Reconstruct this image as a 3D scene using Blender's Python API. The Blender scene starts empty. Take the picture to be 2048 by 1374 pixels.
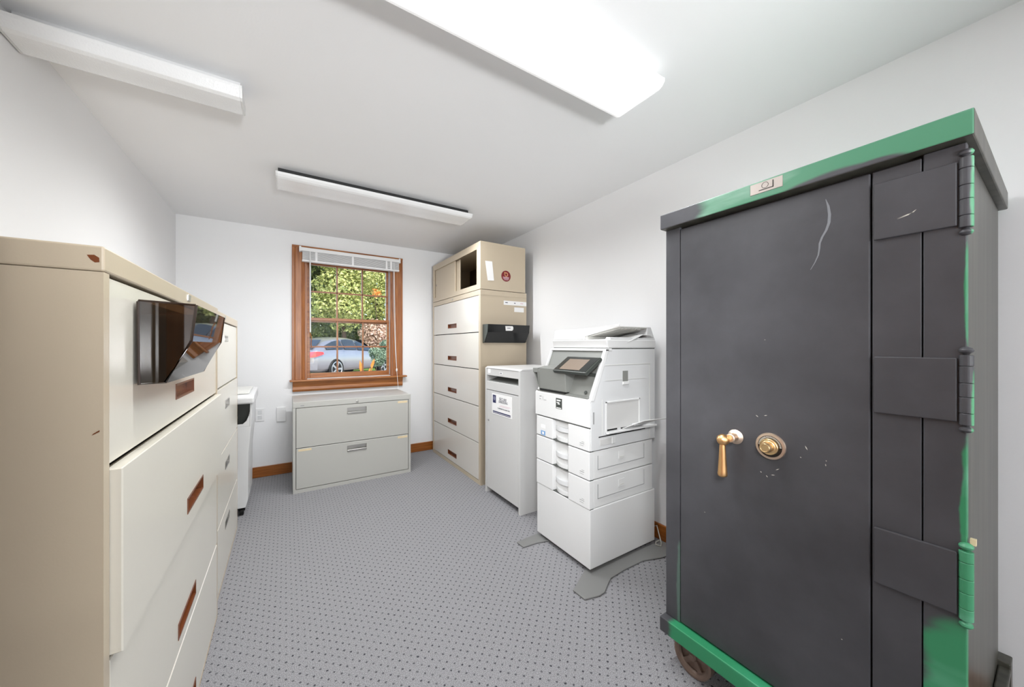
import bpy, bmesh, math, random
from mathutils import Vector, Matrix, noise
random.seed(7)
PI = math.pi
C = bpy.context.scene.collection

# ------------------------------------------------------------------ camera, world, sun, lamps, exposure
F_PX, H = 708.6, 1.146
YAW = math.atan(452/708.6)
cam_d = bpy.data.cameras.new('camera'); cam = bpy.data.objects.new('camera', cam_d); C.objects.link(cam)
cam.location = (0, 0, H); cam.rotation_euler = (PI/2, 0, -YAW)
cam_d.sensor_fit = 'HORIZONTAL'; cam_d.sensor_width = 36.0
cam_d.lens = 36.0*F_PX/2048.0
cam_d.shift_y = 4.5/2048.0
cam_d.clip_start = 0.02; cam_d.clip_end = 300
S = bpy.context.scene
S.camera = cam
S.view_settings.view_transform = 'Standard'; S.view_settings.look = 'None'
S.view_settings.gamma = 1.0; S.view_settings.use_curve_mapping = False
S.view_settings.exposure = 0.30

world = bpy.data.worlds.new('world'); S.world = world; world.use_nodes = True
wn = world.node_tree.nodes; wl = world.node_tree.links
sky = wn.new('ShaderNodeTexSky'); sky.sky_type = 'NISHITA'; sky.sun_disc = False
sky.sun_elevation = math.radians(48); sky.sun_rotation = math.radians(200)
wl.new(sky.outputs[0], wn['Background'].inputs[0]); wn['Background'].inputs[1].default_value = 0.42

def lamp(name, kind, loc, rot, energy, color=(1,1,1), **kw):
    d = bpy.data.lights.new(name, kind); d.energy = energy; d.color = color
    for k, v in kw.items(): setattr(d, k, v)
    o = bpy.data.objects.new(name, d); o.location = loc; o.rotation_euler = rot; C.objects.link(o); return o
lamp('sun', 'SUN', (0, -5, 20), (math.radians(44), 0, math.radians(28)), 5.6, (1, .95, .86), angle=math.radians(1.0))
HALL_W = 42.0                      # added fill lights in the unseen hall behind the camera
LENS_ON = .52                      # the lit fixture in the room
LENS_DIM = 0.06  # faint glow added to the lenses of the unlit fixtures
FIX_W = {'on': 27.0, 'mid': 42.0, 'side': 0.0}   # watts of spots added under each lens; the middle fixture is unlit
lamp('hall_fill', 'AREA', (.55, -1.15, 2.14), (0, 0, 0), HALL_W*.13, (.965, .985, 1), shape='RECTANGLE', size=1.9, size_y=.7)
lamp('hall_fill', 'AREA', (.55, -2.55, 1.5), (PI/2, 0, 0), HALL_W, (.965, .985, 1), shape='RECTANGLE', size=2.2, size_y=1.2)

lamp('copier_fill', 'SPOT', (-.12, -.25, 1.62), (math.radians(90-23), 0, math.radians(-45)), 160.0, (.965, .985, 1), spot_size=math.radians(38), spot_blend=1.0, shadow_soft_size=.20)  # added fill spot, brightens the near side of the copier
lamp('ceiling_fill', 'SPOT', (.30, -1.25, 1.15), (math.radians(90+27), 0, math.radians(-6)), 185.0, (.965, .985, 1), spot_size=math.radians(76), spot_blend=1.0, shadow_soft_size=.15)  # added fill spot, lifts the ceiling and the far end

# ------------------------------------------------------------------ materials
def s2l(c): return tuple(((v/255)/12.92 if v/255 <= .04045 else ((v/255+.055)/1.055)**2.4) for v in c) + (1,)
def newmat(name):
    m = bpy.data.materials.new(name); m.use_nodes = True
    return m, m.node_tree.nodes, m.node_tree.links, m.node_tree.nodes['Principled BSDF']
def N(ns, t, **kw):
    n = ns.new(t)
    for k, v in kw.items(): setattr(n, k, v)
    return n
def paint(name, rgb, rough=.5, spec=.5, bump=0, bscale=200, metal=0, var=0.0, vscale=3, coat=0, lin=None):
    m, ns, ls, b = newmat(name)
    col = lin + (1,) if lin else s2l(rgb)
    b.inputs['Base Color'].default_value = col
    b.inputs['Roughness'].default_value = rough
    b.inputs['Specular IOR Level'].default_value = spec
    b.inputs['Metallic'].default_value = metal
    if coat: b.inputs['Coat Weight'].default_value = coat; b.inputs['Coat Roughness'].default_value = .05
    tc = N(ns, 'ShaderNodeTexCoord')
    nz = N(ns, 'ShaderNodeTexNoise'); nz.inputs['Scale'].default_value = vscale; nz.inputs['Detail'].default_value = 5
    ls.new(tc.outputs['Object'], nz.inputs['Vector'])
    mx = N(ns, 'ShaderNodeMix', data_type='RGBA')
    mx.inputs['A'].default_value = tuple(c*(1-var) for c in col[:3]) + (1,)
    mx.inputs['B'].default_value = tuple(min(1, c*(1+var)) for c in col[:3]) + (1,)
    ls.new(nz.outputs['Fac'], mx.inputs['Factor']); ls.new(mx.outputs['Result'], b.inputs['Base Color'])
    if bump:
        n2 = N(ns, 'ShaderNodeTexNoise'); n2.inputs['Scale'].default_value = bscale; n2.inputs['Detail'].default_value = 3
        bp = N(ns, 'ShaderNodeBump'); bp.inputs['Strength'].default_value = bump; bp.inputs['Distance'].default_value = .002
        ls.new(tc.outputs['Object'], n2.inputs['Vector']); ls.new(n2.outputs['Fac'], bp.inputs['Height']); ls.new(bp.outputs['Normal'], b.inputs['Normal'])
    return m
M = {}
M['wall'] = paint('wall_paint', (0,0,0), .6, .3, .15, 90, var=.015, lin=(.84, .84, .845))
M['ceiling'] = paint('ceiling_paint', (0,0,0), .8, .2, .1, 120, var=.02, vscale=1.2, lin=(.88, .88, .885))
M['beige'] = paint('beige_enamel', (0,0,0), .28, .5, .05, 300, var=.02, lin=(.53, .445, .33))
M['cream'] = paint('beige_enamel_lit', (0,0,0), .21, .5, .03, 25, var=.015, lin=(.72, .685, .60))  # beige enamel as lit drawer fronts, the light put into the colour
M['cream2'] = paint('beige_enamel_lit_pale', (0,0,0), .22, .5, .03, 25, var=.015, lin=(.66, .63, .585))  # tall cabinet's drawer fronts: beige with the white reflection put into the colour
M['grey_enamel'] = paint('grey_enamel', (0,0,0), .35, .5, .05, 300, var=.02, lin=(.47, .465, .435))
M['bin_grey'] = paint('pale_grey_laminate', (0,0,0), .4, .4, .05, 300, var=.01, lin=(.60, .595, .585))
M['gap'] = paint('dark_gap', (30, 27, 24), .8, .2)
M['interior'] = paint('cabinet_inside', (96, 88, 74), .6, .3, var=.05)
M['brown_pull'] = paint('brown_bronze_plastic', (112, 62, 34), .25, .5, var=.2, vscale=30)
M['chrome'] = paint('brushed_metal', (190, 188, 184), .3, .5, metal=1, var=.05)
M['white_plastic'] = paint('white_plastic', (0,0,0), .32, .5, var=.01, lin=(.72, .72, .715))
M['white_plastic2'] = paint('cool_white_plastic', (0,0,0), .4, .5, var=.01, lin=(.66, .665, .67))
M['taupe'] = paint('ribbed_taupe_plastic', (0,0,0), .5, .4, var=.02, lin=(.66, .655, .62))
M['grey_plastic'] = paint('grey_plastic', (0,0,0), .42, .4, .1, 600, var=.02, lin=(.225, .23, .215))
M['dark_plastic'] = paint('dark_grey_plastic', (62, 66, 62), .35, .5, var=.03)
M['black_plastic'] = paint('glossy_black_plastic', (14, 14, 15), .15, .5, var=.05)
M['rubber'] = paint('black_rubber', (20, 20, 20), .6, .3, var=.1)
M['screen'] = paint('screen_glass', (132, 118, 106), .12, .5, var=.03)
M['bezel'] = paint('screen_bezel', (40, 43, 42), .2, .5, var=.03)
M['foot_grey'] = paint('floor_plate_plastic', (0,0,0), .45, .4, .1, 500, var=.03, lin=(.20, .20, .195))
M['paper'] = paint('paper', (238, 237, 236), .7, .2, var=.01)
M['navy'] = paint('navy_print', (52, 54, 92), .6, .2, var=.05)
M['navy_pale'] = paint('pale_navy_print', (128, 128, 150), .6, .2, var=.05)
M['ink'] = paint('ink', (95, 95, 108), .6, .2, var=.05)
M['pink_ink'] = paint('pink_ink', (222, 196, 204), .6, .2)
M['maroon'] = paint('maroon_print', (118, 32, 38), .35, .4, var=.1, vscale=20)
M['gold_print'] = paint('pale_gold_print', (214, 160, 116), .4, .4)
M['blue_sticker'] = paint('blue_sticker', (120, 160, 205), .5, .3)
M['tape'] = paint('yellowed_tape', (222, 204, 168), .5, .3, var=.1, vscale=30)
M['brass'] = paint('worn_brass', (0,0,0), .36, .5, metal=1, var=.2, vscale=25, lin=(.80, .48, .22))
M['brass_pale'] = paint('polished_brass', (0,0,0), .36, .5, metal=1, var=.12, vscale=25, lin=(.74, .53, .29))
M['nickel'] = paint('worn_nickel', (0,0,0), .42, .5, metal=1, var=.15, vscale=25, lin=(.72, .57, .45))
M['dial_black'] = paint('dial_ring_black', (34, 27, 22), .4, .4, var=.2, vscale=60)
M['rust'] = paint('rusty_iron', (0,0,0), .55, .5, .5, 150, metal=.4, var=.5, vscale=18, lin=(.20, .14, .11))
M['nameplate'] = paint('aged_nameplate', (0,0,0), .45, .5, metal=.3, var=.12, vscale=30, lin=(.36, .32, .29))
M['chip'] = paint('bare_chip', (196, 192, 182), .5, .4, var=.1, vscale=60)
M['smudge'] = paint('chalk_smudge', (120, 122, 126), .7, .2, var=.1, vscale=60)
M['cord'] = paint('grey_cord', (168, 166, 158), .4, .4)
M['cord_dark'] = paint('dark_cord', (52, 52, 52), .4, .4)
M['blind'] = paint('blind_vinyl', (232, 232, 232), .35, .4, var=.01)
M['housing_dark'] = paint('dark_housing', (44, 44, 44), .5, .4, var=.1)
M['housing_white'] = paint('white_housing', (0,0,0), .5, .4, lin=(.7, .7, .7))
M['screw'] = paint('screw', (150, 150, 150), .4, .5)

def wood(name, dark, light, scale=(1, 1, 18), rough=.32):
    m, ns, ls, b = newmat(name)
    tc = N(ns, 'ShaderNodeTexCoord'); mp = N(ns, 'ShaderNodeMapping'); mp.inputs['Scale'].default_value = scale
    nz = N(ns, 'ShaderNodeTexNoise'); nz.inputs['Scale'].default_value = 3; nz.inputs['Detail'].default_value = 8; nz.inputs['Distortion'].default_value = .6
    cr = N(ns, 'ShaderNodeValToRGB'); cr.color_ramp.elements[0].position = .3; cr.color_ramp.elements[1].position = .7
    cr.color_ramp.elements[0].color = s2l(dark); cr.color_ramp.elements[1].color = s2l(light)
    ls.new(tc.outputs['Object'], mp.inputs['Vector']); ls.new(mp.outputs[0], nz.inputs['Vector'])
    ls.new(nz.outputs['Fac'], cr.inputs[0]); ls.new(cr.outputs[0], b.inputs['Base Color'])
    b.inputs['Roughness'].default_value = rough
    return m
M['wood_v'] = wood('stained_wood_upright', (128, 72, 34), (172, 110, 60), (20, 20, 1.2))
M['wood_h'] = wood('stained_wood_level', (130, 74, 34), (176, 114, 60), (1.2, 20, 20))
M['wood_base'] = wood('baseboard_wood', (126, 70, 24), (166, 100, 44), (1.5, 1.5, 22))

# carpet: grey loops with a lattice of small dark dots
def carpet():
    m, ns, ls, b = newmat('dotted_grey_carpet')
    tc = N(ns, 'ShaderNodeTexCoord'); sp = N(ns, 'ShaderNodeSeparateXYZ'); ls.new(tc.outputs['Object'], sp.inputs[0])
    def mth(op, a, c=None, clamp=False):
        n = N(ns, 'ShaderNodeMath', operation=op); n.use_clamp = clamp
        for i, v in enumerate((a, c)):
            if v is None: continue
            if isinstance(v, (int, float)): n.inputs[i].default_value = v
            else: ls.new(v, n.inputs[i])
        return n.outputs[0]
    wob = N(ns, 'ShaderNodeTexNoise'); wob.inputs['Scale'].default_value = 40; ls.new(tc.outputs['Object'], wob.inputs['Vector'])
    w = mth('MULTIPLY', mth('SUBTRACT', wob.outputs['Fac'], .5), .006)
    X = mth('ADD', sp.outputs['X'], w); Y = mth('SUBTRACT', sp.outputs['Y'], w)
    def dist(px, py, dx, dy):
        u = mth('SUBTRACT', mth('PINGPONG', mth('ADD', X, dx), px/2), 0.0)
        v = mth('SUBTRACT', mth('PINGPONG', mth('ADD', Y, dy), py/2), 0.0)
        return mth('SQRT', mth('ADD', mth('MULTIPLY', u, u), mth('MULTIPLY', v, v)))
    d = mth('MINIMUM', dist(.041, .039, 0, 0), dist(.041, .039, .0205, .0195))
    dot = mth('SUBTRACT', 1.0, mth('MULTIPLY', mth('SUBTRACT', d, .0026), 1/.0022), True)
    vn = N(ns, 'ShaderNodeTexNoise'); vn.inputs['Scale'].default_value = 330; vn.inputs['Detail'].default_value = 2; ls.new(tc.outputs['Object'], vn.inputs['Vector'])
    cr = N(ns, 'ShaderNodeValToRGB'); cr.color_ramp.elements[0].position = .32; cr.color_ramp.elements[1].position = .68
    cr.color_ramp.elements[0].color = (.165, .163, .172, 1); cr.color_ramp.elements[1].color = (.40, .396, .41, 1)
    ls.new(vn.outputs['Fac'], cr.inputs[0])
    mx = N(ns, 'ShaderNodeMix', data_type='RGBA'); ls.new(cr.outputs[0], mx.inputs['A']); mx.inputs['B'].default_value = (.05, .05, .06, 1)
    dv_ = N(ns, 'ShaderNodeTexNoise'); dv_.inputs['Scale'].default_value = 28; ls.new(tc.outputs['Object'], dv_.inputs['Vector'])
    ls.new(mth('MULTIPLY', dot, mth('ADD', mth('MULTIPLY', dv_.outputs['Fac'], 1.5), .05), True), mx.inputs['Factor']); ls.new(mx.outputs['Result'], b.inputs['Base Color'])
    bp = N(ns, 'ShaderNodeBump'); bp.inputs['Strength'].default_value = .7; bp.inputs['Distance'].default_value = .003
    ls.new(mth('SUBTRACT', vn.outputs['Fac'], mth('MULTIPLY', dot, .6)), bp.inputs['Height']); ls.new(bp.outputs['Normal'], b.inputs['Normal'])
    b.inputs['Roughness'].default_value = .95; b.inputs['Specular IOR Level'].default_value = .1
    return m
M['carpet'] = carpet()

# safe paint: charcoal with green patches that show through (each patch an ellipsoid in the safe's own space)
def safe_paint(name, patches=(), base=(.052, .052, .058), green=(.045, .24, .11), pale=(.14, .36, .23), invert=False):
    m, ns, ls, b = newmat(name)
    tc = N(ns, 'ShaderNodeTexCoord')
    n1 = N(ns, 'ShaderNodeTexNoise'); n1.inputs['Scale'].default_value = 3.5; n1.inputs['Detail'].default_value = 7; n1.inputs['Roughness'].default_value = .6
    ls.new(tc.outputs['Object'], n1.inputs['Vector'])
    cr = N(ns, 'ShaderNodeValToRGB'); cr.color_ramp.elements[0].position = .3; cr.color_ramp.elements[1].position = .75
    cr.color_ramp.elements[0].color = tuple(c*.78 for c in base) + (1,); cr.color_ramp.elements[1].color = tuple(c*1.42 for c in base) + (1,)
    ls.new(n1.outputs['Fac'], cr.inputs[0])
    n2 = N(ns, 'ShaderNodeTexNoise'); n2.inputs['Scale'].default_value = 9; n2.inputs['Detail'].default_value = 4
    mp = N(ns, 'ShaderNodeMapping'); mp.inputs['Scale'].default_value = (1, .35, 1.6); ls.new(tc.outputs['Object'], mp.inputs['Vector']); ls.new(mp.outputs[0], n2.inputs['Vector'])
    gc = N(ns, 'ShaderNodeMix', data_type='RGBA'); gc.inputs['A'].default_value = green + (1,); gc.inputs['B'].default_value = pale + (1,)
    rmp = N(ns, 'ShaderNodeMapRange'); rmp.inputs['From Min'].default_value = .5; rmp.inputs['From Max'].default_value = .72; ls.new(n2.outputs['Fac'], rmp.inputs['Value'])
    ls.new(rmp.outputs[0], gc.inputs['Factor'])
    last = None
    for (cx, cy, cz, rx, ry, rz) in patches:
        sb = N(ns, 'ShaderNodeVectorMath', operation='SUBTRACT'); ls.new(tc.outputs['Object'], sb.inputs[0]); sb.inputs[1].default_value = (cx, cy, cz)
        dv = N(ns, 'ShaderNodeVectorMath', operation='DIVIDE'); ls.new(sb.outputs[0], dv.inputs[0]); dv.inputs[1].default_value = (rx, ry, rz)
        ln = N(ns, 'ShaderNodeVectorMath', operation='LENGTH'); ls.new(dv.outputs[0], ln.inputs[0])
        ad = N(ns, 'ShaderNodeMath', operation='ADD'); ls.new(ln.outputs['Value'], ad.inputs[0]); 
        sc = N(ns, 'ShaderNodeMath', operation='MULTIPLY_ADD'); ls.new(n2.outputs['Fac'], sc.inputs[0]); sc.inputs[1].default_value = 1.0; sc.inputs[2].default_value = -.5
        ls.new(sc.outputs[0], ad.inputs[1])
        r = N(ns, 'ShaderNodeMapRange', interpolation_type='SMOOTHSTEP'); ls.new(ad.outputs[0], r.inputs['Value'])
        r.inputs['From Min'].default_value = .78; r.inputs['From Max'].default_value = 1.12; r.inputs['To Min'].default_value = 1; r.inputs['To Max'].default_value = 0
        if last is None: last = r.outputs[0]
        else:
            mm = N(ns, 'ShaderNodeMath', operation='MAXIMUM'); ls.new(last, mm.inputs[0]); ls.new(r.outputs[0], mm.inputs[1]); last = mm.outputs[0]
    if last is not None:
        mx = N(ns, 'ShaderNodeMix', data_type='RGBA')
        a, c = (gc.outputs['Result'], cr.outputs[0]) if invert else (cr.outputs[0], gc.outputs['Result'])
        ls.new(last, mx.inputs['Factor']); ls.new(a, mx.inputs['A']); ls.new(c, mx.inputs['B']); ls.new(mx.outputs['Result'], b.inputs['Base Color'])
    else: ls.new(cr.outputs[0], b.inputs['Base Color'])
    b.inputs['Roughness'].default_value = .42; b.inputs['Specular IOR Level'].default_value = .45
    bp = N(ns, 'ShaderNodeBump'); bp.inputs['Strength'].default_value = .12; bp.inputs['Distance'].default_value = .002
    n3 = N(ns, 'ShaderNodeTexNoise'); n3.inputs['Scale'].default_value = 60; ls.new(tc.outputs['Object'], n3.inputs['Vector']); ls.new(n3.outputs['Fac'], bp.inputs['Height']); ls.new(bp.outputs['Normal'], b.inputs['Normal'])
    return m
def streaky(name, a, c, scale=(14, 14, .9)):
    m, ns, ls, b = newmat(name)
    tc = N(ns, 'ShaderNodeTexCoord'); mp = N(ns, 'ShaderNodeMapping'); mp.inputs['Scale'].default_value = scale
    nz = N(ns, 'ShaderNodeTexNoise'); nz.inputs['Scale'].default_value = 2; nz.inputs['Detail'].default_value = 6
    cr = N(ns, 'ShaderNodeValToRGB'); cr.color_ramp.elements[0].position = .3; cr.color_ramp.elements[1].position = .72
    cr.color_ramp.elements[0].color = a + (1,); cr.color_ramp.elements[1].color = c + (1,)
    ls.new(tc.outputs['Object'], mp.inputs[0]); ls.new(mp.outputs[0], nz.inputs['Vector']); ls.new(nz.outputs['Fac'], cr.inputs[0]); ls.new(cr.outputs[0], b.inputs['Base Color'])
    b.inputs['Roughness'].default_value = .35; b.inputs['Metallic'].default_value = .2
    return m
M['safe_side'] = streaky('grimy_olive_grey_steel', (.040, .040, .031), (.092, .089, .072))

def glossy_glass(name, tint, clear=.5, rough=.03, ior=1.5):
    m, ns, ls, b = newmat(name); ns.remove(b)
    tr = N(ns, 'ShaderNodeBsdfTransparent'); tr.inputs[0].default_value = tint + (1,)
    df = N(ns, 'ShaderNodeBsdfDiffuse'); df.inputs[0].default_value = tuple(c*.25 for c in tint) + (1,)
    gl = N(ns, 'ShaderNodeBsdfGlossy'); gl.inputs['Roughness'].default_value = rough
    m1 = N(ns, 'ShaderNodeMixShader'); m1.inputs[0].default_value = clear; ls.new(df.outputs[0], m1.inputs[1]); ls.new(tr.outputs[0], m1.inputs[2])
    fr = N(ns, 'ShaderNodeFresnel'); fr.inputs[0].default_value = ior
    m2 = N(ns, 'ShaderNodeMixShader'); ls.new(fr.outputs[0], m2.inputs[0]); ls.new(m1.outputs[0], m2.inputs[1]); ls.new(gl.outputs[0], m2.inputs[2])
    ls.new(m2.outputs[0], ns['Material Output'].inputs[0]); return m
M['glass'] = glossy_glass('window_glass', (.99, .995, .99), 1.0, .0, 1.12)
M['smoke'] = glossy_glass('smoked_plastic', (.30, .21, .14), .85, .03, 1.6)
M['smoke_front'] = glossy_glass('smoked_plastic_front', (.20, .14, .09), .5, .02, 3.4)
M['smoke_rim'] = paint('smoked_plastic_rim', (46, 32, 24), .12, .6, var=.05)

def lens_mat(name, strength):
    m, ns, ls, b = newmat(name)
    b.inputs['Base Color'].default_value = (.74, .74, .74, 1); b.inputs['Roughness'].default_value = .25
    tc = N(ns, 'ShaderNodeTexCoord'); ck = N(ns, 'ShaderNodeTexVoronoi'); ck.inputs['Scale'].default_value = 160
    ls.new(tc.outputs['Object'], ck.inputs['Vector'])
    bp = N(ns, 'ShaderNodeBump'); bp.inputs['Strength'].default_value = .25; bp.inputs['Distance'].default_value = .002
    ls.new(ck.outputs['Distance'], bp.inputs['Height']); ls.new(bp.outputs['Normal'], b.inputs['Normal'])
    b.inputs['Emission Color'].default_value = (1, 1, 1, 1)
    sp = N(ns, 'ShaderNodeSeparateXYZ'); ls.new(tc.outputs['Object'], sp.inputs[0])
    ab = N(ns, 'ShaderNodeMath', operation='ABSOLUTE'); ls.new(sp.outputs['Y'], ab.inputs[0])
    df = N(ns, 'ShaderNodeMath', operation='SUBTRACT'); ls.new(ab.outputs[0], df.inputs[0]); df.inputs[1].default_value = .055
    a2 = N(ns, 'ShaderNodeMath', operation='ABSOLUTE'); ls.new(df.outputs[0], a2.inputs[0])
    mr = N(ns, 'ShaderNodeMapRange', interpolation_type='SMOOTHSTEP'); ls.new(a2.outputs[0], mr.inputs['Value'])
    mr.inputs['From Min'].default_value = .0; mr.inputs['From Max'].default_value = .055; mr.inputs['To Min'].default_value = strength; mr.inputs['To Max'].default_value = strength*.72
    ls.new(mr.outputs[0], b.inputs['Emission Strength'])
    return m
M['lens_on'] = lens_mat('lit_prismatic_lens', LENS_ON)
M['lens_dim'] = lens_mat('prismatic_lens', LENS_DIM)

# ------------------------------------------------------------------ mesh helpers
class B:
    """collects shapes in world space, then links them as ONE mesh object"""
    def __init__(s): s.bm = bmesh.new()
    def box(s, x0, x1, y0, y1, z0, z1):
        v = [s.bm.verts.new(p) for p in ((x0,y0,z0),(x1,y0,z0),(x1,y1,z0),(x0,y1,z0),(x0,y0,z1),(x1,y0,z1),(x1,y1,z1),(x0,y1,z1))]
        for f in ((0,3,2,1),(4,5,6,7),(0,1,5,4),(1,2,6,5),(2,3,7,6),(3,0,4,7)): s.bm.faces.new([v[i] for i in f])
        return s
    def prism(s, pts, axis, a0, a1):
        """pts: closed outline in the two other axes (kept in order x,y,z), extruded along axis"""
        def P(p, a):
            if axis == 'x': return (a, p[0], p[1])
            if axis == 'y': return (p[0], a, p[1])
            return (p[0], p[1], a)
        A = [s.bm.verts.new(P(p, a0)) for p in pts]; Bv = [s.bm.verts.new(P(p, a1)) for p in pts]
        n = len(pts)
        s.bm.faces.new(A); s.bm.faces.new(list(reversed(Bv)))
        for i in range(n): s.bm.faces.new((A[i], Bv[i], Bv[(i+1) % n], A[(i+1) % n]))
        return s
    def quad(s, *pts):
        s.bm.faces.new([s.bm.verts.new(p) for p in pts]); return s
    def plate(s, pts, n, t):
        """flat polygon pts thickened by t along n"""
        n = Vector(n).normalized()*t
        A = [s.bm.verts.new(p) for p in pts]; Bv = [s.bm.verts.new(Vector(p)+n) for p in pts]
        k = len(pts); s.bm.faces.new(A); s.bm.faces.new(list(reversed(Bv)))
        for i in range(k): s.bm.faces.new((A[i], Bv[i], Bv[(i+1) % k], A[(i+1) % k]))
        return s
    def lathe(s, prof, center, axis, n=32, caps=True):
        """prof: list of (distance along axis, radius)"""
        ax = Vector(axis).normalized(); up = Vector((0,0,1)) if abs(ax.z) < .9 else Vector((1,0,0))
        u = ax.cross(up).normalized(); w = ax.cross(u); c = Vector(center); rings = []
        for d, r in prof:
            if r < 1e-6: rings.append([s.bm.verts.new(c+ax*d)])
            else: rings.append([s.bm.verts.new(c+ax*d+(u*math.cos(2*PI*i/n)+w*math.sin(2*PI*i/n))*r) for i in range(n)])
        for a, b_ in zip(rings, rings[1:]):
            for i in range(n):
                j = (i+1) % n
                if len(a) == 1 and len(b_) == 1: continue
                if len(a) == 1: s.bm.faces.new((a[0], b_[i], b_[j]))
                elif len(b_) == 1: s.bm.faces.new((a[i], b_[0], a[j]))
                else: s.bm.faces.new((a[i], b_[i], b_[j], a[j]))
        if caps and len(rings[0]) > 1: s.bm.faces.new(rings[0])
        if caps and len(rings[-1]) > 1: s.bm.faces.new(rings[-1])
        return s
    def tube(s, pts, r, n=8, taper=None):
        pts = [Vector(p) for p in pts]; rings = []
        for i, p in enumerate(pts):
            d = (pts[min(i+1, len(pts)-1)]-pts[max(i-1, 0)]).normalized()
            up = Vector((0,0,1)) if abs(d.z) < .95 else Vector((1,0,0))
            u = d.cross(up).normalized(); w = d.cross(u)
            rr = r if taper is None else r*taper[i]
            rings.append([s.bm.verts.new(p+(u*math.cos(2*PI*k/n)+w*math.sin(2*PI*k/n))*rr) for k in range(n)])
        for a, b_ in zip(rings, rings[1:]):
            for k in range(n): s.bm.faces.new((a[k], b_[k], b_[(k+1) % n], a[(k+1) % n]))
        s.bm.faces.new(rings[0]); s.bm.faces.new(rings[-1]); return s
    def build(s, name, mat, parent=None, bevel=0, smooth=False, seg=2, mats=None):
        bmesh.ops.recalc_face_normals(s.bm, faces=s.bm.faces)
        me = bpy.data.meshes.new(name); root = parent
        off = Vector((0,0,0))
        while root is not None: off += root.location; root = root.parent
        bmesh.ops.translate(s.bm, vec=-off, verts=s.bm.verts)
        s.bm.to_mesh(me); s.bm.free()
        me.materials.append(mat)
        o = bpy.data.objects.new(name, me); C.objects.link(o)
        if parent: o.parent = parent
        if smooth or bevel:
            for p in me.polygons: p.use_smooth = smooth
        if smooth: me.set_sharp_from_angle(angle=math.radians(38))
        if bevel:
            md = o.modifiers.new('bevel', 'BEVEL'); md.width = bevel; md.segments = seg; md.limit_method = 'ANGLE'; md.angle_limit = math.radians(35)
        return o
def struct(o): o['kind'] = 'structure'; return o
def thing(name, label, cat, loc, group=None):
    o = bpy.data.objects.new(name, None); C.objects.link(o); o.location = loc; o.empty_display_size = .05
    o['label'] = label; o['category'] = cat
    if group: o['group'] = group
    return o
def tag(o, label, cat, group=None):
    o['label'] = label; o['category'] = cat
    if group: o['group'] = group
    return o
def text(name, body, size, loc, rot, mat, parent, extrude=.0003, sx=1.0, align='CENTER'):
    cu = bpy.data.curves.new(name, 'FONT'); cu.body = body; cu.size = size; cu.extrude = extrude; cu.align_x = align; cu.align_y = 'CENTER'
    tmp = bpy.data.objects.new('tmp_text', cu); C.objects.link(tmp)
    bpy.context.view_layer.update()
    me = bpy.data.meshes.new_from_object(tmp.evaluated_get(bpy.context.evaluated_depsgraph_get()))
    bpy.data.objects.remove(tmp)
    o = bpy.data.objects.new(name, me); C.objects.link(o); me.materials.clear(); me.materials.append(mat)
    off = Vector((0,0,0)); r = parent
    while r is not None: off += r.location; r = r.parent
    o.parent = parent; o.location = Vector(loc)-off; o.rotation_euler = rot; o.scale = (sx, 1, 1)
    return o
FACE_NX = (PI/2, 0, -PI/2)     # lettering read while looking along +X (on a face whose normal is -X)
FACE_NY = (PI/2, 0, 0)         # lettering on a face whose normal is -Y

# ------------------------------------------------------------------ the room
XL, XR, YB, YF, ZC, T = -.735, 1.875, 3.79, -3.0, 2.19, .15
WX0, WX1, WZ0, WZ1 = .150, .933, .840, 1.975        # window opening
struct(B().box(XL-T, XR+T, YF-T, YB+T, -.12, 0).build('floor', M['carpet']))
struct(B().box(XL-T, XR+T, YF-T, YB+T, ZC, ZC+.15).build('ceiling', M['ceiling']))
struct(B().box(XL-T, XL, YF-T, YB+T, 0, ZC).build('wall_left', M['wall']))
struct(B().box(XR, XR+T, YF-T, YB+T, 0, ZC).build('wall_right', M['wall']))
w = B(); w.box(XL, WX0, YB, YB+T, 0, ZC); w.box(WX1, XR, YB, YB+T, 0, ZC); w.box(WX0, WX1, YB, YB+T, 0, WZ0); w.box(WX0, WX1, YB, YB+T, WZ1, ZC)
struct(w.build('wall_back', M['wall']))
struct(B().box(XL, XR, YF-T, YF, 0, ZC).build('wall_front', M['wall']))
w = B(); w.box(XL, -.29, -.52, -.40, 0, ZC); w.box(-.29, 1.7, -.52, -.40, 2.08, ZC); w.box(1.7, XR, -.52, -.40, 0, ZC)
struct(w.build('wall_entry', M['wall']))
bz = .092
def baseb(name, *a):
    return struct(B().box(*a).build(name, M['wood_base'], bevel=.004))
baseb('baseboard_back', XL, XR, YB-.014, YB, 0, bz)
baseb('baseboard_right', XR-.014, XR, -.40, YB-.014, 0, bz)
baseb('baseboard_left', XL, XL+.014, -.40, YB-.014, 0, bz)
# open door leaf beside the camera, only its knob reaches into view
d = struct(bpy.data.objects.new('door_1', None)); C.objects.link(d); d.location = (-.27, .07, 0)
B().box(-.296, -.256, -.385, .52, .012, 2.05).build('door_leaf', M['wood_v'], d, bevel=.003)
B().lathe([(0,.027),(.004,.028),(.008,.012),(.03,.011),(.036,.02),(.046,.027),(.058,.026),(.064,.016),(.066,0)], (-.256, .478, .750), (1, 0, 0)).build('door_knob', M['brass_pale'], d, smooth=True)

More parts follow.
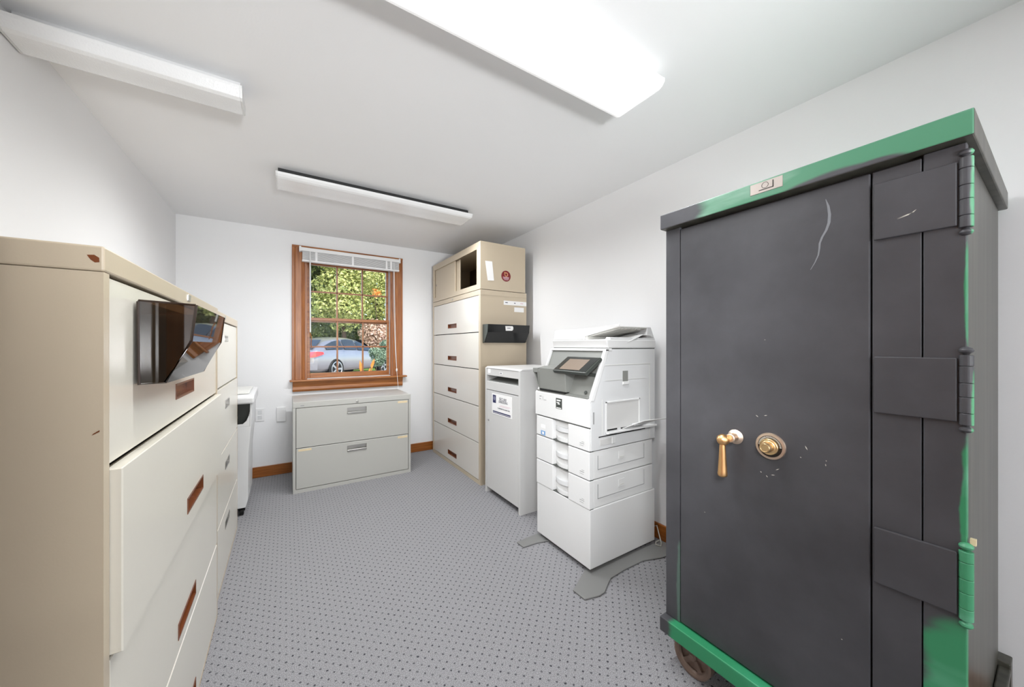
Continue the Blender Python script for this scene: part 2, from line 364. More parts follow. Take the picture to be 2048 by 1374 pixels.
# ------------------------------------------------------------------ window_1
wd = struct(bpy.data.objects.new('window_1', None)); C.objects.link(wd); wd.location = (.54, YB, WZ0)
CY = YB-.020
def casing_v(x0, x1, flip):
    pr = [(x0, YB), (x0, CY), (x0+.02, CY), (x0+.026, CY+.005), (x1-.03, CY+.005), (x1-.022, CY), (x1-.012, CY+.004), (x1, CY+.008), (x1, YB)]
    if flip: pr = [(x0+x1-a, b_) for a, b_ in pr]
    return B().prism(pr, 'z', .835, 2.063)
casing_v(.045, .148, False).build('casing', M['wood_v'], wd, bevel=.0015)
casing_v(.935, 1.037, True).build('casing', M['wood_v'], wd, bevel=.0015)
B().box(.148, .935, CY+.004, YB, 1.972, 2.063).box(.045, 1.037, CY-.006, YB, 2.046, 2.063).build('casing', M['wood_h'], wd, bevel=.0015)
B().box(.027, 1.073, YB-.062, YB+.05, .820, .836).build('window_sill', M['wood_h'], wd, bevel=.004)
B().prism([(YB, .727), (YB-.020, .727), (YB-.026, .745), (YB-.022, .77), (YB-.03, .80), (YB-.035, .819), (YB, .819)], 'x', .05, 1.036).build('apron', M['wood_h'], wd, bevel=.0015)
w = B(); w.box(WX0-.001, WX0+.016, YB-.002, YB+T-.01, .836, 1.972); w.box(WX1-.016, WX1+.001, YB-.002, YB+T-.01, .836, 1.972); w.box(WX0, WX1, YB-.002, YB+T-.01, 1.955, 1.974); w.box(WX0, WX1, YB+.05, YB+T, .824, .842)
w.build('jamb', M['wood_v'], wd, bevel=.001)
w = B(); w.box(WX1-.021, WX1-.0165, YB+.078, YB+.112, 1.40, 1.95); w.box(WX1-.021, WX1-.0165, YB+.03, YB+.036, .85, 1.95)
w.build('jamb_liner', M['white_plastic2'], wd)
def sash(name, y, z0, z1, gz0, gz1, gx0, gx1):
    x0, x1 = WX0+.017, WX1-.022
    w = B(); w.box(x0, gx0, y-.017, y+.017, z0, z1); w.box(gx1, x1, y-.017, y+.017, z0, z1)
    w.box(gx0, gx1, y-.017, y+.017, z0, gz0); w.box(gx0, gx1, y-.017, y+.017, gz1, z1)
    s_ = w.build(name, M['wood_h'], wd, bevel=.002)
    m_ = B()
    for k in (1, 2):
        xm = gx0+(gx1-gx0)*k/3; m_.box(xm-.007, xm+.007, y-.010, y+.010, gz0, gz1)
    zm = (gz0+gz1)/2; m_.box(gx0, gx1, y-.010, y+.010, zm-.007, zm+.007)
    m_.build('muntin_grid', M['wood_v'], s_, bevel=.002)
    B().box(gx0-.004, gx1+.004, y-.002, y+.002, gz0-.004, gz1+.004).build('pane', M['glass'], s_)
    return s_
sash('lower_sash', YB+.050, .842, 1.412, .888, 1.385, .190, .888)
sash('upper_sash', YB+.092, 1.372, 1.953, 1.410, 1.918, .192, .890)

# blind, pulled up
bl = thing('window_blind', 'raised white venetian blind hanging at the top of the wooden window', 'blind', (.55, YB-.06, 2.03))
B().box(.108, .992, YB-.078, YB-.026, 2.004, 2.037).box(.100, .116, YB-.08, YB-.02, 2.0, 2.045).box(.984, 1.0, YB-.08, YB-.02, 2.0, 2.045).build('headrail', M['blind'], bl, bevel=.003)
w = B()
for k in range(11): w.box(.125, .985, YB-.074, YB-.030, 1.932+k*.0065, 1.9355+k*.0065)
w.build('slat_stack', M['blind'], bl)
B().box(.122, .988, YB-.076, YB-.028, 1.912, 1.929).build('bottom_rail', M['blind'], bl, bevel=.004)
for x in (.235, .545, .86, .905): B().box(x-.009, x+.009, YB-.0775, YB-.0745, 1.912, 2.004).build('ladder_tape', M['blind'], bl)
B().tube([(.185, YB-.085, 2.005), (.186, YB-.085, 1.6), (.187, YB-.08, 1.27)], .006, 8).build('tilt_wand', M['white_plastic'], bl, smooth=True)
B().tube([(.187, YB-.082, 1.26), (.196, YB-.08, 1.22), (.193, YB-.08, 1.16), (.198, YB-.08, 1.12)], .004, 6).build('wand_tip', M['wood_v'], bl, smooth=True)
B().tube([(.928, YB-.082, 2.0), (.935, YB-.07, 1.5), (.95, YB-.065, 1.1), (.962, YB-.072, .9), (.975, YB-.085, .70)], .0022, 6).tube([(.934, YB-.082, 2.0), (.945, YB-.07, 1.5), (.955, YB-.065, 1.1), (.962, YB-.072, .9)], .0022, 6).build('lift_cord', M['blind'], bl, smooth=True)
B().lathe([(0,.003),(.01,.009),(.03,.008),(.036,.003)], (.962, YB-.072, .878), (0,0,1), 12).build('cord_tassel', M['blind'], bl, smooth=True)

# ------------------------------------------------------------------ ceiling fixtures
def fixture(label, x0, x1, y0, y1, lens, housing, zb=2.117, watts=0):
    t = thing('ceiling_light', label, 'ceiling light', ((x0+x1)/2, (y0+y1)/2, ZC), 'surface ceiling lights')
    B().box(x0+.01, x1-.01, y0+.058, y1-.058, 2.142, ZC).build('housing', housing, t)
    zt = 2.148
    pr = [(y0, zt), (y0+.001, zt-.012), (y0+.012, zb+.006), (y0+.026, zb), (y1-.026, zb), (y1-.012, zb+.006), (y1-.001, zt-.012), (y1, zt)]
    B().prism(pr, 'x', x0+.006, x1-.006).build('lens', lens, t, bevel=.002)
    nn = 0 if not watts else max(3, int((x1-x0)/.15))
    for k in range(nn): lamp('under_lens_spot', 'SPOT', (x0+(x1-x0)*(k+.5)/nn, (y0+y1)/2, zb-.008), (0, 0, 0), watts*2/nn, (.965, .985, 1), spot_size=math.radians(179), spot_blend=1.0, shadow_soft_size=.004)  # added spots, they light the room from the unlit middle fixture too
    ends = M['white_plastic']
    for xa, xb in ((x0, x0+.006), (x1-.006, x1)): B().prism(pr, 'x', xa, xb).build('end_cap', ends if lens is not M['lens_on'] else M['lens_on'], t)
    return t
fixture('lit long fluorescent ceiling light nearest the camera, glowing white', -.03, 1.195, .81, 1.05, M['lens_on'], M['housing_white'], watts=FIX_W['on'])
fixture('unlit ceiling light with a dark top edge, above the window side of the room', -.05, 1.195, 2.43, 2.66, M['lens_dim'], M['housing_dark'], watts=FIX_W['mid'])
fixture('unlit white ceiling light running into the left wall', XL+.004, -.143, 1.71, 1.86, M['lens_dim'], M['housing_white'], zb=2.10, watts=FIX_W['side'])

# ------------------------------------------------------------------ lateral file cabinets along the left wall
def pull_recess(parent, x, y0, y1, z0, z1, face=1, mat=None, rim=None):
    """recessed pull on a face whose outward normal is face*X"""
    mat = mat or M['brown_pull']; f = face
    w = B()
    w.box(*sorted((x, x+f*.0015)), y0-.004, y1+.004, z1, z1+.004); w.box(*sorted((x, x+f*.0015)), y0-.004, y1+.004, z0-.004, z0)
    w.box(*sorted((x, x+f*.0015)), y0-.004, y0, z0, z1); w.box(*sorted((x, x+f*.0015)), y1, y1+.004, z0, z1)
    w.box(*sorted((x-f*.0165, x-f*.0150)), y0, y1, z0, z1)
    w.box(*sorted((x-f*.0165, x)), y0, y1, z0, z0+.002); w.box(*sorted((x-f*.0165, x)), y0, y1, z1-.002, z1)
    w.box(*sorted((x-f*.0165, x)), y0, y0+.002, z0, z1); w.box(*sorted((x-f*.0165, x)), y1-.002, y1, z0, z1)
    return w.build('drawer_pull', mat, parent)
def drawer_with_hole(parent, x, thick, y0, y1, z0, z1, hy0, hy1, hz0, hz1, mat, face=1, name='drawer', bevel=.002):
    f = face; xa, xb = sorted((x, x-f*thick)); w = B()
    # one frame-shaped front: outer loop and hole bridged
    def ring(X):
        o = [w.bm.verts.new((X, a, b_)) for a, b_ in ((y0,z0),(y1,z0),(y1,z1),(y0,z1))]
        h = [w.bm.verts.new((X, a, b_)) for a, b_ in ((hy0,hz0),(hy1,hz0),(hy1,hz1),(hy0,hz1))]
        for i in range(4): w.bm.faces.new((o[i], o[(i+1)%4], h[(i+1)%4], h[i]))
        return o, h
    o1, h1 = ring(xa); o2, h2 = ring(xb)
    for i in range(4):
        j = (i+1) % 4
        w.bm.faces.new((o1[i], o1[j], o2[j], o2[i])); w.bm.faces.new((h1[i], h1[j], h2[j], h2[i]))
    return w.build(name, mat, parent, bevel=bevel, seg=1)

ROWS = [1.263, .947, .632, .316, .012]
def left_cabinet(label, xf, y0, y1, rows_out, pulls, mat_front, side_mat, pull_mat):
    t = thing('file_cabinet', label, 'file cabinet', ((XL+.02+xf)/2, (y0+y1)/2, 0), 'tall lateral file cabinets on the left wall')
    ZT = 1.304; st = .022
    w = B(); w.box(XL+.02, xf-.024, y0, y1, .0, ZT-.041)
    w.box(xf-.024, xf, y0, y0+st, 0, ZT-.041); w.box(xf-.024, xf, y1-st*.7, y1, 0, ZT-.041); w.box(xf-.024, xf, y0+st, y1-st*.7, 0, .010)
    w.build('body', side_mat, t)
    B().box(XL+.018, xf+.001, y0-.001, y1+.001, ZT-.040, ZT).build('top_cap', side_mat, t, bevel=.003)
    g = B(); g.box(xf-.0235, xf-.0215, y0+st, y1-st*.7, .012, ZT-.042); g.build('shadow_gap', M['gap'], t)
    ya, yb = y0+st+.002, y1-st*.7-.002
    for i in range(4):
        zt, zb = ROWS[i]-.004, ROWS[i+1]+.003
        ex = xf+rows_out[i]-(.0035 if i == 0 else 0)
        hy0, hy1, hz0, hz1 = pulls[i]
        dr = drawer_with_hole(t, ex, .021, ya, yb, zb, zt, hy0, hy1, hz0, hz1, mat_front)
        if rows_out[i] > .005: B().box(xf-.02, ex-.021, ya+.01, yb-.01, zb+.01, zt-.01).build('drawer_box', side_mat, dr)
        pull_recess(dr, ex, hy0, hy1, hz0, hz1, 1, pull_mat)
    return t, yb, ZT
near = [(1.282, 1.492, 1.006, 1.040), (1.31, 1.52, .684, .720), (1.29, 1.50, .356, .392), (1.29, 1.50, .045, .08)]
t1, _, _ = left_cabinet('nearest beige lateral file cabinet with pale drawer fronts, second drawer slightly open', -.2445, .824, 1.937, (0, .015, 0, 0), near, M['cream'], M['beige'], M['brown_pull'])
B().box(-.2455, -.240, 1.385, 1.415, 1.277, 1.297).build('lock', M['chrome'], t1, bevel=.002)
w = B(); w.plate([(-.262, .8228, 1.288), (-.254, .8228, 1.289), (-.2488, .8228, 1.285), (-.2485, .8228, 1.278), (-.2535, .8228, 1.277), (-.258, .8228, 1.281)], (0,-1,0), .0006); w.build('paint_chip', M['brown_pull'], t1); w = B()
w.plate([(-.257, .8232, 1.005), (-.2485, .8232, 1.010), (-.2485, .8232, 1.0125), (-.255, .8232, 1.008)], (0,-1,0), .0006); w.build('paint_chip', M['brown_pull'], t1)
far = [(2.285, 2.415, 1.172, 1.194), (2.285, 2.435, .832, .866), (2.285, 2.435, .525, .557), (2.285, 2.435, .225, .257)]
t2, _, _ = left_cabinet('far beige lateral file cabinet with pale fronts and small metal pulls, beside the white shredder', -.2585, 1.940, 2.815, (0, 0, 0, 0), far, M['cream'], M['beige'], M['chrome'])
B().box(-.2595, -.255, 2.26, 2.285, 1.279, 1.295).build('lock', M['chrome'], t2, bevel=.002)

# smoked file pocket on the near cabinet
fp = thing('file_pocket', 'smoky brown translucent plastic file pocket on the front of the near left cabinet', 'file holder', (-.2445, 1.16, 1.07))
PR = [(-.2425, 1.234), (-.155, 1.230), (-.163, 1.155), (-.202, 1.071), (-.2425, 1.070)]   # (x, z)
y0, y1 = .968, 1.355
B().plate([(-.2425, y0, 1.234), (-.2425, y1, 1.234), (-.2425, y1, 1.07), (-.2425, y0, 1.07)], (1,0,0), .003).build('back_panel', M['smoke'], fp)
for nm, ys in (('side_panel', y0), ('side_panel', y1-.003)):
    B().prism([(-.2395, 1.233), (-.158, 1.229), (-.166, 1.156), (-.204, 1.074), (-.2395, 1.073)], 'y', ys, ys+.003).build(nm, M['smoke'], fp)
def strip(a, b_, t=.003): 
    (xa, za), (xb, zb) = a, b_; n = Vector((zb-za, 0, xa-xb)).normalized()
    if n.x > 0: n = -n
    return B().plate([(xa, y0, za), (xa, y1, za), (xb, y1, zb), (xb, y0, zb)], n, t)
w = B()
for a, b_ in ((PR[1], PR[2]), (PR[2], PR[3])):
    (xa, za), (xb, zb) = a, b_; n = Vector((-(za-zb), 0, xa-xb)).normalized()
    w.plate([(xa, y0, za), (xa, y1, za), (xb, y1, zb), (xb, y0, zb)], n, .003)
w.plate([(PR[3][0], y0, PR[3][1]), (PR[3][0], y1, PR[3][1]), (PR[4][0], y1, PR[4][1]), (PR[4][0], y0, PR[4][1])], (0,0,1), .003)
w.build('front_panel', M['smoke_front'], fp)
for ys in (y0, y1):
    w = B(); w.tube([(-.241, ys, 1.234), (-.157, ys, 1.230)], .0022, 6); w.tube([(-.156, ys, 1.230), (-.164, ys, 1.156), (-.203, ys, 1.073), (-.24, ys, 1.071), (-.2415, ys, 1.232)], .0026, 6)
    w.build('rim', M['smoke_rim'], fp, smooth=True)

# ------------------------------------------------------------------ white shredder behind the left cabinets
sh = thing('paper_shredder', 'white rolling office shredder with dark open front, tucked behind the left cabinets', 'shredder', (-.40, 3.15, 0))
sx0, sx1, sy0, sy1 = -.60, -.218, 2.96, 3.36
w = B(); ux = sx1+.022      # the upper part is a little wider
w.prism([(sx0, .055), (sx1-.012, .055), (sx1, .10), (sx1+.003, .42), (ux-.004, .60), (sx0, .60)], 'y', sy0+.02, sy1)
w.box(sx0, sx0+.03, sy0+.02, sy1, .60, .76); w.prism([(ux-.012, .60), (ux-.004, .60), (ux+.002, .76), (ux-.010, .76)], 'y', sy0+.02, sy1); w.box(sx0+.03, ux-.03, sy1-.03, sy1, .60, .76)
w.prism([(sx0+.03, .60), (ux-.012, .60), (ux-.012, .70), (ux-.016, .675), (ux-.030, .638), (ux-.050, .618), (sx0+.03, .612)], 'y', sy0+.02, sy0+.032)
w.build('body', M['white_plastic'], sh, bevel=.003)
B().box(sx0+.03, ux-.013, sy0+.12, sy0+.13, .60, .76).build('bin_opening', M['dark_plastic'], sh)
B().prism([(sx0+.04, .60), (sx1-.07, .60), (sx1-.06, .66), (sx1-.09, .70), (sx0+.04, .69)], 'y', sy0+.05, sy0+.11).build('waste_bag', M['dark_plastic'], sh, bevel=.008)
B().prism([(sy0-.01, .755), (sy0-.01, .80), (sy0+.03, .815), (sy1+.02, .83), (sy1+.02, .755)], 'x', sx0-.02, sx1+.036).build('head', M['white_plastic'], sh, bevel=.012, seg=3)
B().prism([(sy0+.045, .818), (sy0+.09, .838), (sy1-.05, .842), (sy1-.02, .826)], 'x', sx0+.02, sx1+.008).build('feed_lid', M['taupe'], sh, bevel=.006)
B().box(sx0+.03, sx1-.055, sy0+.014, sy0+.021, .065, .31).build('waste_door', M['white_plastic'], sh, bevel=.006)
B().box(sx1-.001, sx1+.001, sy0+.12, sy0+.15, .25, .35).build('side_sticker', M['paper'], sh)
for cx, cy in ((sx1-.035, sy0+.05), (sx1-.04, sy1-.05), (sx0+.05, sy0+.05), (sx0+.05, sy1-.05)):
    cs = B().lathe([(-.012,.016),(-.010,.022),(.010,.022),(.012,.016)], (cx, cy, .022), (1,0,0), 20).build('caster', M['rubber'], sh, smooth=False, bevel=.002)
    B().box(cx-.018, cx+.018, cy-.008, cy+.018, .03, .057).build('caster_fork', M['rubber'], cs)

# ------------------------------------------------------------------ wall plates on the back wall
w = B().box(-.223, -.160, YB-.006, YB, .487, .60)
o = tag(w.build('outlet_plate', M['blind'], bevel=.002), 'white electrical outlet plate on the back wall, nearer the shredder', 'outlet')
B().box(-.206, -.177, YB-.0075, YB-.0055, .55, .583).build('socket', M['white_plastic2'], o, bevel=.002)
B().box(-.206, -.177, YB-.0075, YB-.0055, .504, .537).build('socket', M['white_plastic2'], o, bevel=.002)
tag(B().box(-.071, .000, YB-.012, YB, .468, .597).build('wall_plate', M['blind'], bevel=.003), 'blank white wall plate just left of the two-drawer cabinet', 'wall plate')

# ------------------------------------------------------------------ two-drawer grey cabinet under the window
gx0, gx1, gy0, gy1, gz = .045, .955, 3.21, 3.665, .707
g = thing('file_cabinet', 'low grey two-drawer lateral file cabinet standing under the window', 'file cabinet', ((gx0+gx1)/2, (gy0+gy1)/2, 0))
w = B(); w.box(gx0, gx1, gy0+.022, gy1, 0, gz-.002); w.box(gx0, gx0+.018, gy0, gy0+.022, 0, gz-.045); w.box(gx1-.018, gx1, gy0, gy0+.022, 0, gz-.045); w.box(gx0+.018, gx1-.018, gy0, gy0+.022, 0, .028)
w.build('body', M['grey_enamel'], g)
B().box(gx0-.001, gx1+.001, gy0-.001, gy1+.001, gz-.045, gz).build('top_cap', M['grey_enamel'], g, bevel=.003)
B().box(gx0+.018, gx1-.018, gy0+.0195, gy0+.0225, .028, gz-.045).build('shadow_gap', M['gap'], g)
for zt, zb in ((.659, .350), (.345, .032)):
    hx0, hx1, hz0, hz1 = .428, .578, zt-.079, zt-.030
    dr = B(); xa, xb, za, zb_ = gx0+.021, gx1-.021, zb, zt
    def ringy(Y):
        o_ = [dr.bm.verts.new((a, Y, b_)) for a, b_ in ((xa,za),(xb,za),(xb,zb_),(xa,zb_))]; h_ = [dr.bm.verts.new((a, Y, b_)) for a, b_ in ((hx0,hz0),(hx1,hz0),(hx1,hz1),(hx0,hz1))]
        for i in range(4): dr.bm.faces.new((o_[i], o_[(i+1)%4], h_[(i+1)%4], h_[i]))
        return o_, h_
    o1, h1 = ringy(gy0+.001); o2, h2 = ringy(gy0+.019)
    for i in range(4):
        j = (i+1)%4; dr.bm.faces.new((o1[i],o1[j],o2[j],o2[i])); dr.bm.faces.new((h1[i],h1[j],h2[j],h2[i]))
    dro = dr.build('drawer', M['grey_enamel'], g, bevel=.002, seg=1)
    w = B(); w.box(hx0, hx1, gy0+.018, gy0+.020, hz0, hz1); w.box(hx0, hx1, gy0+.001, gy0+.018, hz0, hz0+.002)
    w.prism([(gy0-.004, hz0+.001), (gy0-.004, hz0+.015), (gy0+.001, hz0+.018), (gy0+.008, hz0+.010), (gy0+.008, hz0+.001)], 'x', hx0+.001, hx1-.001)
    w.build('drawer_pull', M['chrome'], dro, bevel=.001)
    B().box(gx1-.115, gx1-.03, gy0+.0003, gy0+.001, zt-.026, zt-.008).build('tape_strip', M['tape'], dro)
    if zt < .5: B().box(gx0+.035, gx0+.125, gy0+.0003, gy0+.001, zt-.022, zt-.006).build('tape_strip', M['tape'], dro)
B().lathe([(0,.010),(.004,.010),(.005,.006),(.005,0)], (.505, gy0, gz-.027), (0,-1,0), 16).build('lock', M['chrome'], g, smooth=False)
B().box(.095, .12, gy0-.0015, gy0, gz-.032, gz-.025).build('maker_plate', M['screw'], g)

# ------------------------------------------------------------------ tall beige cabinet in the far right corner
tx, tx1, ty0, ty1 = 1.343, 1.80, 2.585, 3.702
tc_ = thing('file_cabinet', 'tall beige five-drawer lateral file cabinet in the far right corner', 'file cabinet', ((tx+tx1)/2, (ty0+ty1)/2, 0))
w = B(); w.box(tx+.022, tx1, ty0, ty1, 0, 1.566); w.box(tx, tx+.022, ty0, ty0+.032, 0, 1.566); w.box(tx, tx+.022, ty1-.032, ty1, 0, 1.566); w.box(tx, tx+.022, ty0+.032, ty1-.032, 0, .030)
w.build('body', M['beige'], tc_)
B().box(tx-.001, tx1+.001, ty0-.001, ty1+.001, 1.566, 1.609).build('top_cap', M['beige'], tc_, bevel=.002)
B().box(tx+.0195, tx+.0225, ty0+.032, ty1-.032, .03, 1.567).build('shadow_gap', M['gap'], tc_)
RT = [1.568, 1.260, .952, .646, .342, .034]
for i in range(5):
    zt, zb = RT[i]-.005, RT[i+1]+.002
    hz0 = RT[i+1]+.058
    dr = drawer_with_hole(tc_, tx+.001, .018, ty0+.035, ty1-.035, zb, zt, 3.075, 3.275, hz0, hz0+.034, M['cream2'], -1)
    pull_recess(dr, tx+.001, 3.075, 3.275, hz0, hz0+.034, -1)
B().lathe([(0,.008),(.004,.008),(.005,0)], (tx-.001, 3.16, 1.588), (-1,0,0), 16).build('lock', M['chrome'], tc_)
B().box(1.565, 1.80, ty0-.0012, ty0, 1.496, 1.532).build('label_strip', M['paper'], tc_)
B().box(1.672, 1.772, ty0-.0012, ty0, 1.440, 1.480).build('label_strip', M['paper'], tc_)
B().box(1.58, 1.605, ty0-.0016, ty0-.0010, 1.512, 1.519).build('label_print', M['ink'], tc_)
B().box(1.67,1.685,ty0-.0016,ty0-.0010,1.512,1.519).build('label_print', M['ink'], tc_)
B().box(1.735, 1.765, ty0-.0016, ty0-.0010, 1.512, 1.520).build('label_print', M['pink_ink'], tc_)

oc = thing('storage_cabinet', 'beige storage cabinet with one sliding door open, sitting on top of the tall cabinet', 'cabinet', ((tx+tx1)/2, (ty0+ty1)/2, 1.61))
z0, z1 = 1.6135, 2.008
w = B(); q = .012; w.box(tx+q, tx1-q, ty0, ty0+q, z0, z1-q); w.box(tx+q, tx1-q, ty1-q, ty1, z0, z1-q); w.box(tx+q, tx1-q, ty0, ty1, z1-q, z1); w.box(tx+q, tx1-q, ty0+q, ty1-q, z0, z0+.018)
w.box(tx, tx+q, ty0, ty0+.07, z0, z1); w.box(tx, tx+q, ty1-.04, ty1, z0, z1); w.box(tx, tx+q, ty0+.07, ty1-.04, 1.951, z1); w.box(tx, tx+q, ty0+.07, ty1-.04, z0, 1.658)
w.build('body', M['beige'], oc)
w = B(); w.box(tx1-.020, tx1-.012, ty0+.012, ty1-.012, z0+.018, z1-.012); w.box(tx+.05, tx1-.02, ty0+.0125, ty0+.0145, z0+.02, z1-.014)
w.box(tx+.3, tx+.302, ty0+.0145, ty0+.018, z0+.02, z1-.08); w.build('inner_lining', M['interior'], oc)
B().box(tx+.013, tx+.023, 3.135, ty1-.045, 1.655, 1.953).build('sliding_door', M['beige'], oc, bevel=.002)
B().box(tx+.028, tx+.038, 3.06, ty1-.10, 1.655, 1.953).build('sliding_door', M['beige'], oc, bevel=.002)
B().lathe([(0,.008),(.004,.008),(.005,0)], (tx+.013, ty1-.075, 1.79), (-1,0,0), 14).build('lock', M['screw'], oc)
B().plate([(1.386, ty0-.0002, 1.848), (1.452, ty0-.0002, 1.850), (1.470, ty0-.0002, 1.692), (1.410, ty0-.0002, 1.688)], (0,-1,0), .0008).build('paper_sheet', M['paper'], oc)
so = B().lathe([(0,.0465),(.001,.0465),(.001,0)], (1.588, ty0, 1.742), (0,-1,0), 40).build('round_sticker', M['maroon'], oc)
so['label'] = 'round maroon sticker'
w = B()
for k in range(24):
    a = 2*PI*k/24; a2 = 2*PI*(k+1)/24
    w.plate([(1.590+.011*math.cos(a), ty0-.0011, 1.755+.012*math.sin(a)), (1.590+.017*math.cos(a), ty0-.0011, 1.755+.018*math.sin(a)), (1.590+.017*math.cos(a2), ty0-.0011, 1.755+.018*math.sin(a2)), (1.590+.011*math.cos(a2), ty0-.0011, 1.755+.012*math.sin(a2))], (0,-1,0), .0004)
w.box(1.571, 1.580, ty0-.0015, ty0-.0011, 1.752, 1.775); w.build('sticker_emblem', M['gold_print'], so)
B().box(1.556, 1.618, ty0-.0015, ty0-.0011, 1.728, 1.733).box(1.560, 1.616, ty0-.0015, ty0-.0011, 1.717, 1.722).box(1.57, 1.608, ty0-.0015, ty0-.0011, 1.708, 1.711).build('sticker_print', M['pink_ink'], so)

bp_ = thing('file_pocket', 'glossy black plastic file pocket with a white tag on the tall beige cabinet', 'file holder', (1.565, ty0, 1.17))
px0, px1 = 1.362, 1.768
PRB = [(ty0-.002, 1.322), (2.490, 1.320), (2.497, 1.256), (2.553, 1.171), (ty0-.002, 1.170)]
w = B()
for a, b_ in zip(PRB[1:], PRB[2:]):
    (ya, za), (yb, zb) = a, b_; n = Vector((0, (za-zb), -(ya-yb))).normalized()
    if n.y < 0 and n.z < .5: n = -n
    w.plate([(px0, ya, za), (px1, ya, za), (px1, yb, zb), (px0, yb, zb)], n if n.y >= 0 else -n, .003)
w.build('front_panel', M['black_plastic'], bp_)
B().box(px0, px1, ty0-.004, ty0-.001, 1.17, 1.322).build('back_panel', M['black_plastic'], bp_)
for xs in (px0, px1-.003): B().prism(PRB, 'x', xs, xs+.003).build('side_panel', M['dark_plastic'] if xs == px0 else M['black_plastic'], bp_)
tg = B().plate([(1.522, 2.4885, 1.308), (1.592, 2.4885, 1.309), (1.600, 2.4888, 1.300), (1.600, 2.4895, 1.282), (1.590, 2.4905, 1.271), (1.527, 2.4905, 1.270)], (0,-1,.1), .001).build('name_tag', M['paper'], bp_)
B().box(1.54, 1.572, 2.4862, 2.4872, 1.2885, 1.2935).build('tag_print', M['ink'], tg)

# ------------------------------------------------------------------ secure document bin
bx, bx1, by0, by1, bz1 = 1.328, 1.80, 1.980, 2.475, .985
bn = thing('document_bin', 'grey locked document shredding bin with a paper slot, between tall cabinet and copier', 'document bin', ((bx+bx1)/2, (by0+by1)/2, 0))
w = B(); w.box(bx, bx1, by0, by0+.022, 0, bz1-.012); w.box(bx, bx1, by1-.022, by1, 0, bz1-.012); w.box(bx1-.015, bx1, by0+.022, by1-.022, 0, bz1-.012); w.box(bx+.02, bx1-.015, by0+.022, by1-.022, .035, .05)
w.build('body', M['bin_grey'], bn, bevel=.001)
B().prism([(bx-.001, bz1-.012), (bx+.02, bz1), (bx1, bz1), (bx1, bz1-.012)], 'y', by0-.001, by1+.001).build('top_panel', M['bin_grey'], bn, bevel=.002)
B().box(bx+.004, bx+.022, by0+.022, by1-.022, .918, bz1-.013).build('upper_panel', M['bin_grey'], bn, bevel=.002)
B().box(bx+.001, bx+.022, by0+.022, by1-.022, .807, .872).build('slot_panel', M['bin_grey'], bn, bevel=.002)
B().plate([(bx+.022, by0+.022, .872), (bx+.022, by1-.022, .872), (bx+.11, by1-.022, .90), (bx+.11, by0+.022, .90)], (0,0,1), .002).build('slot_deflector', M['grey_plastic'], bn)
B().box(bx+.2, bx+.21, by0+.022, by1-.022, .80, .97).build('slot_shadow_panel', M['gap'], bn)
dd = B().box(bx+.001, bx+.020, by0+.024, by1-.024, .045, .802).build('door', M['bin_grey'], bn, bevel=.002)
B().lathe([(0,.008),(.006,.007),(.007,0)], (bx+.001, by1-.055, .572), (-1,0,0), 14).build('lock', M['screw'], dd)
B().box(bx+.0025, bx+.004, 2.395, 2.435, .935, .967).build('square_sticker', M['paper'], bn)
B().box(bx+.0025, bx+.004, 2.215, 2.260, .935, .950).build('brand_label', M['paper'], bn)
B().box(bx+.0018, bx+.0026, 2.222, 2.252, .941, .946).build('brand_label_print', M['ink'], bn)
ps = B().box(bx-.0004, bx+.001, 2.082, 2.366, .632, .786).build('notice_sheet', M['paper'], dd)
XN = bx-.0010
B().box(XN, XN+.0006, 2.306, 2.352, .716, .775).build('notice_badge', M['navy'], ps)
w = B().lathe([(0,.016),(.0003,.016),(.0003,0)], (XN, 2.329, .750), (-1,0,0), 20); w.build('notice_emblem', M['navy_pale'], ps)
B().box(XN, XN+.0006, 2.100, 2.352, .648, .656).box(XN, XN+.0006, 2.100, 2.352, .640, .6445).build('notice_stripe', M['navy'], ps)
text('notice_text', 'SECURE', .030, (XN, 2.205, .752), FACE_NX, M['ink'], ps)
text('notice_text', 'SHREDDING', .023, (XN, 2.200, .732), FACE_NX, M['ink'], ps)
text('notice_text', 'Confidential documents only', .0145, (XN, 2.195, .684), FACE_NX, M['ink'], ps)
B().box(XN, XN+.0006, 2.10, 2.24, .706, .709).box(XN, XN+.0006, 2.12, 2.26, .698, .701).build('notice_fine_print', M['pink_ink'], ps)

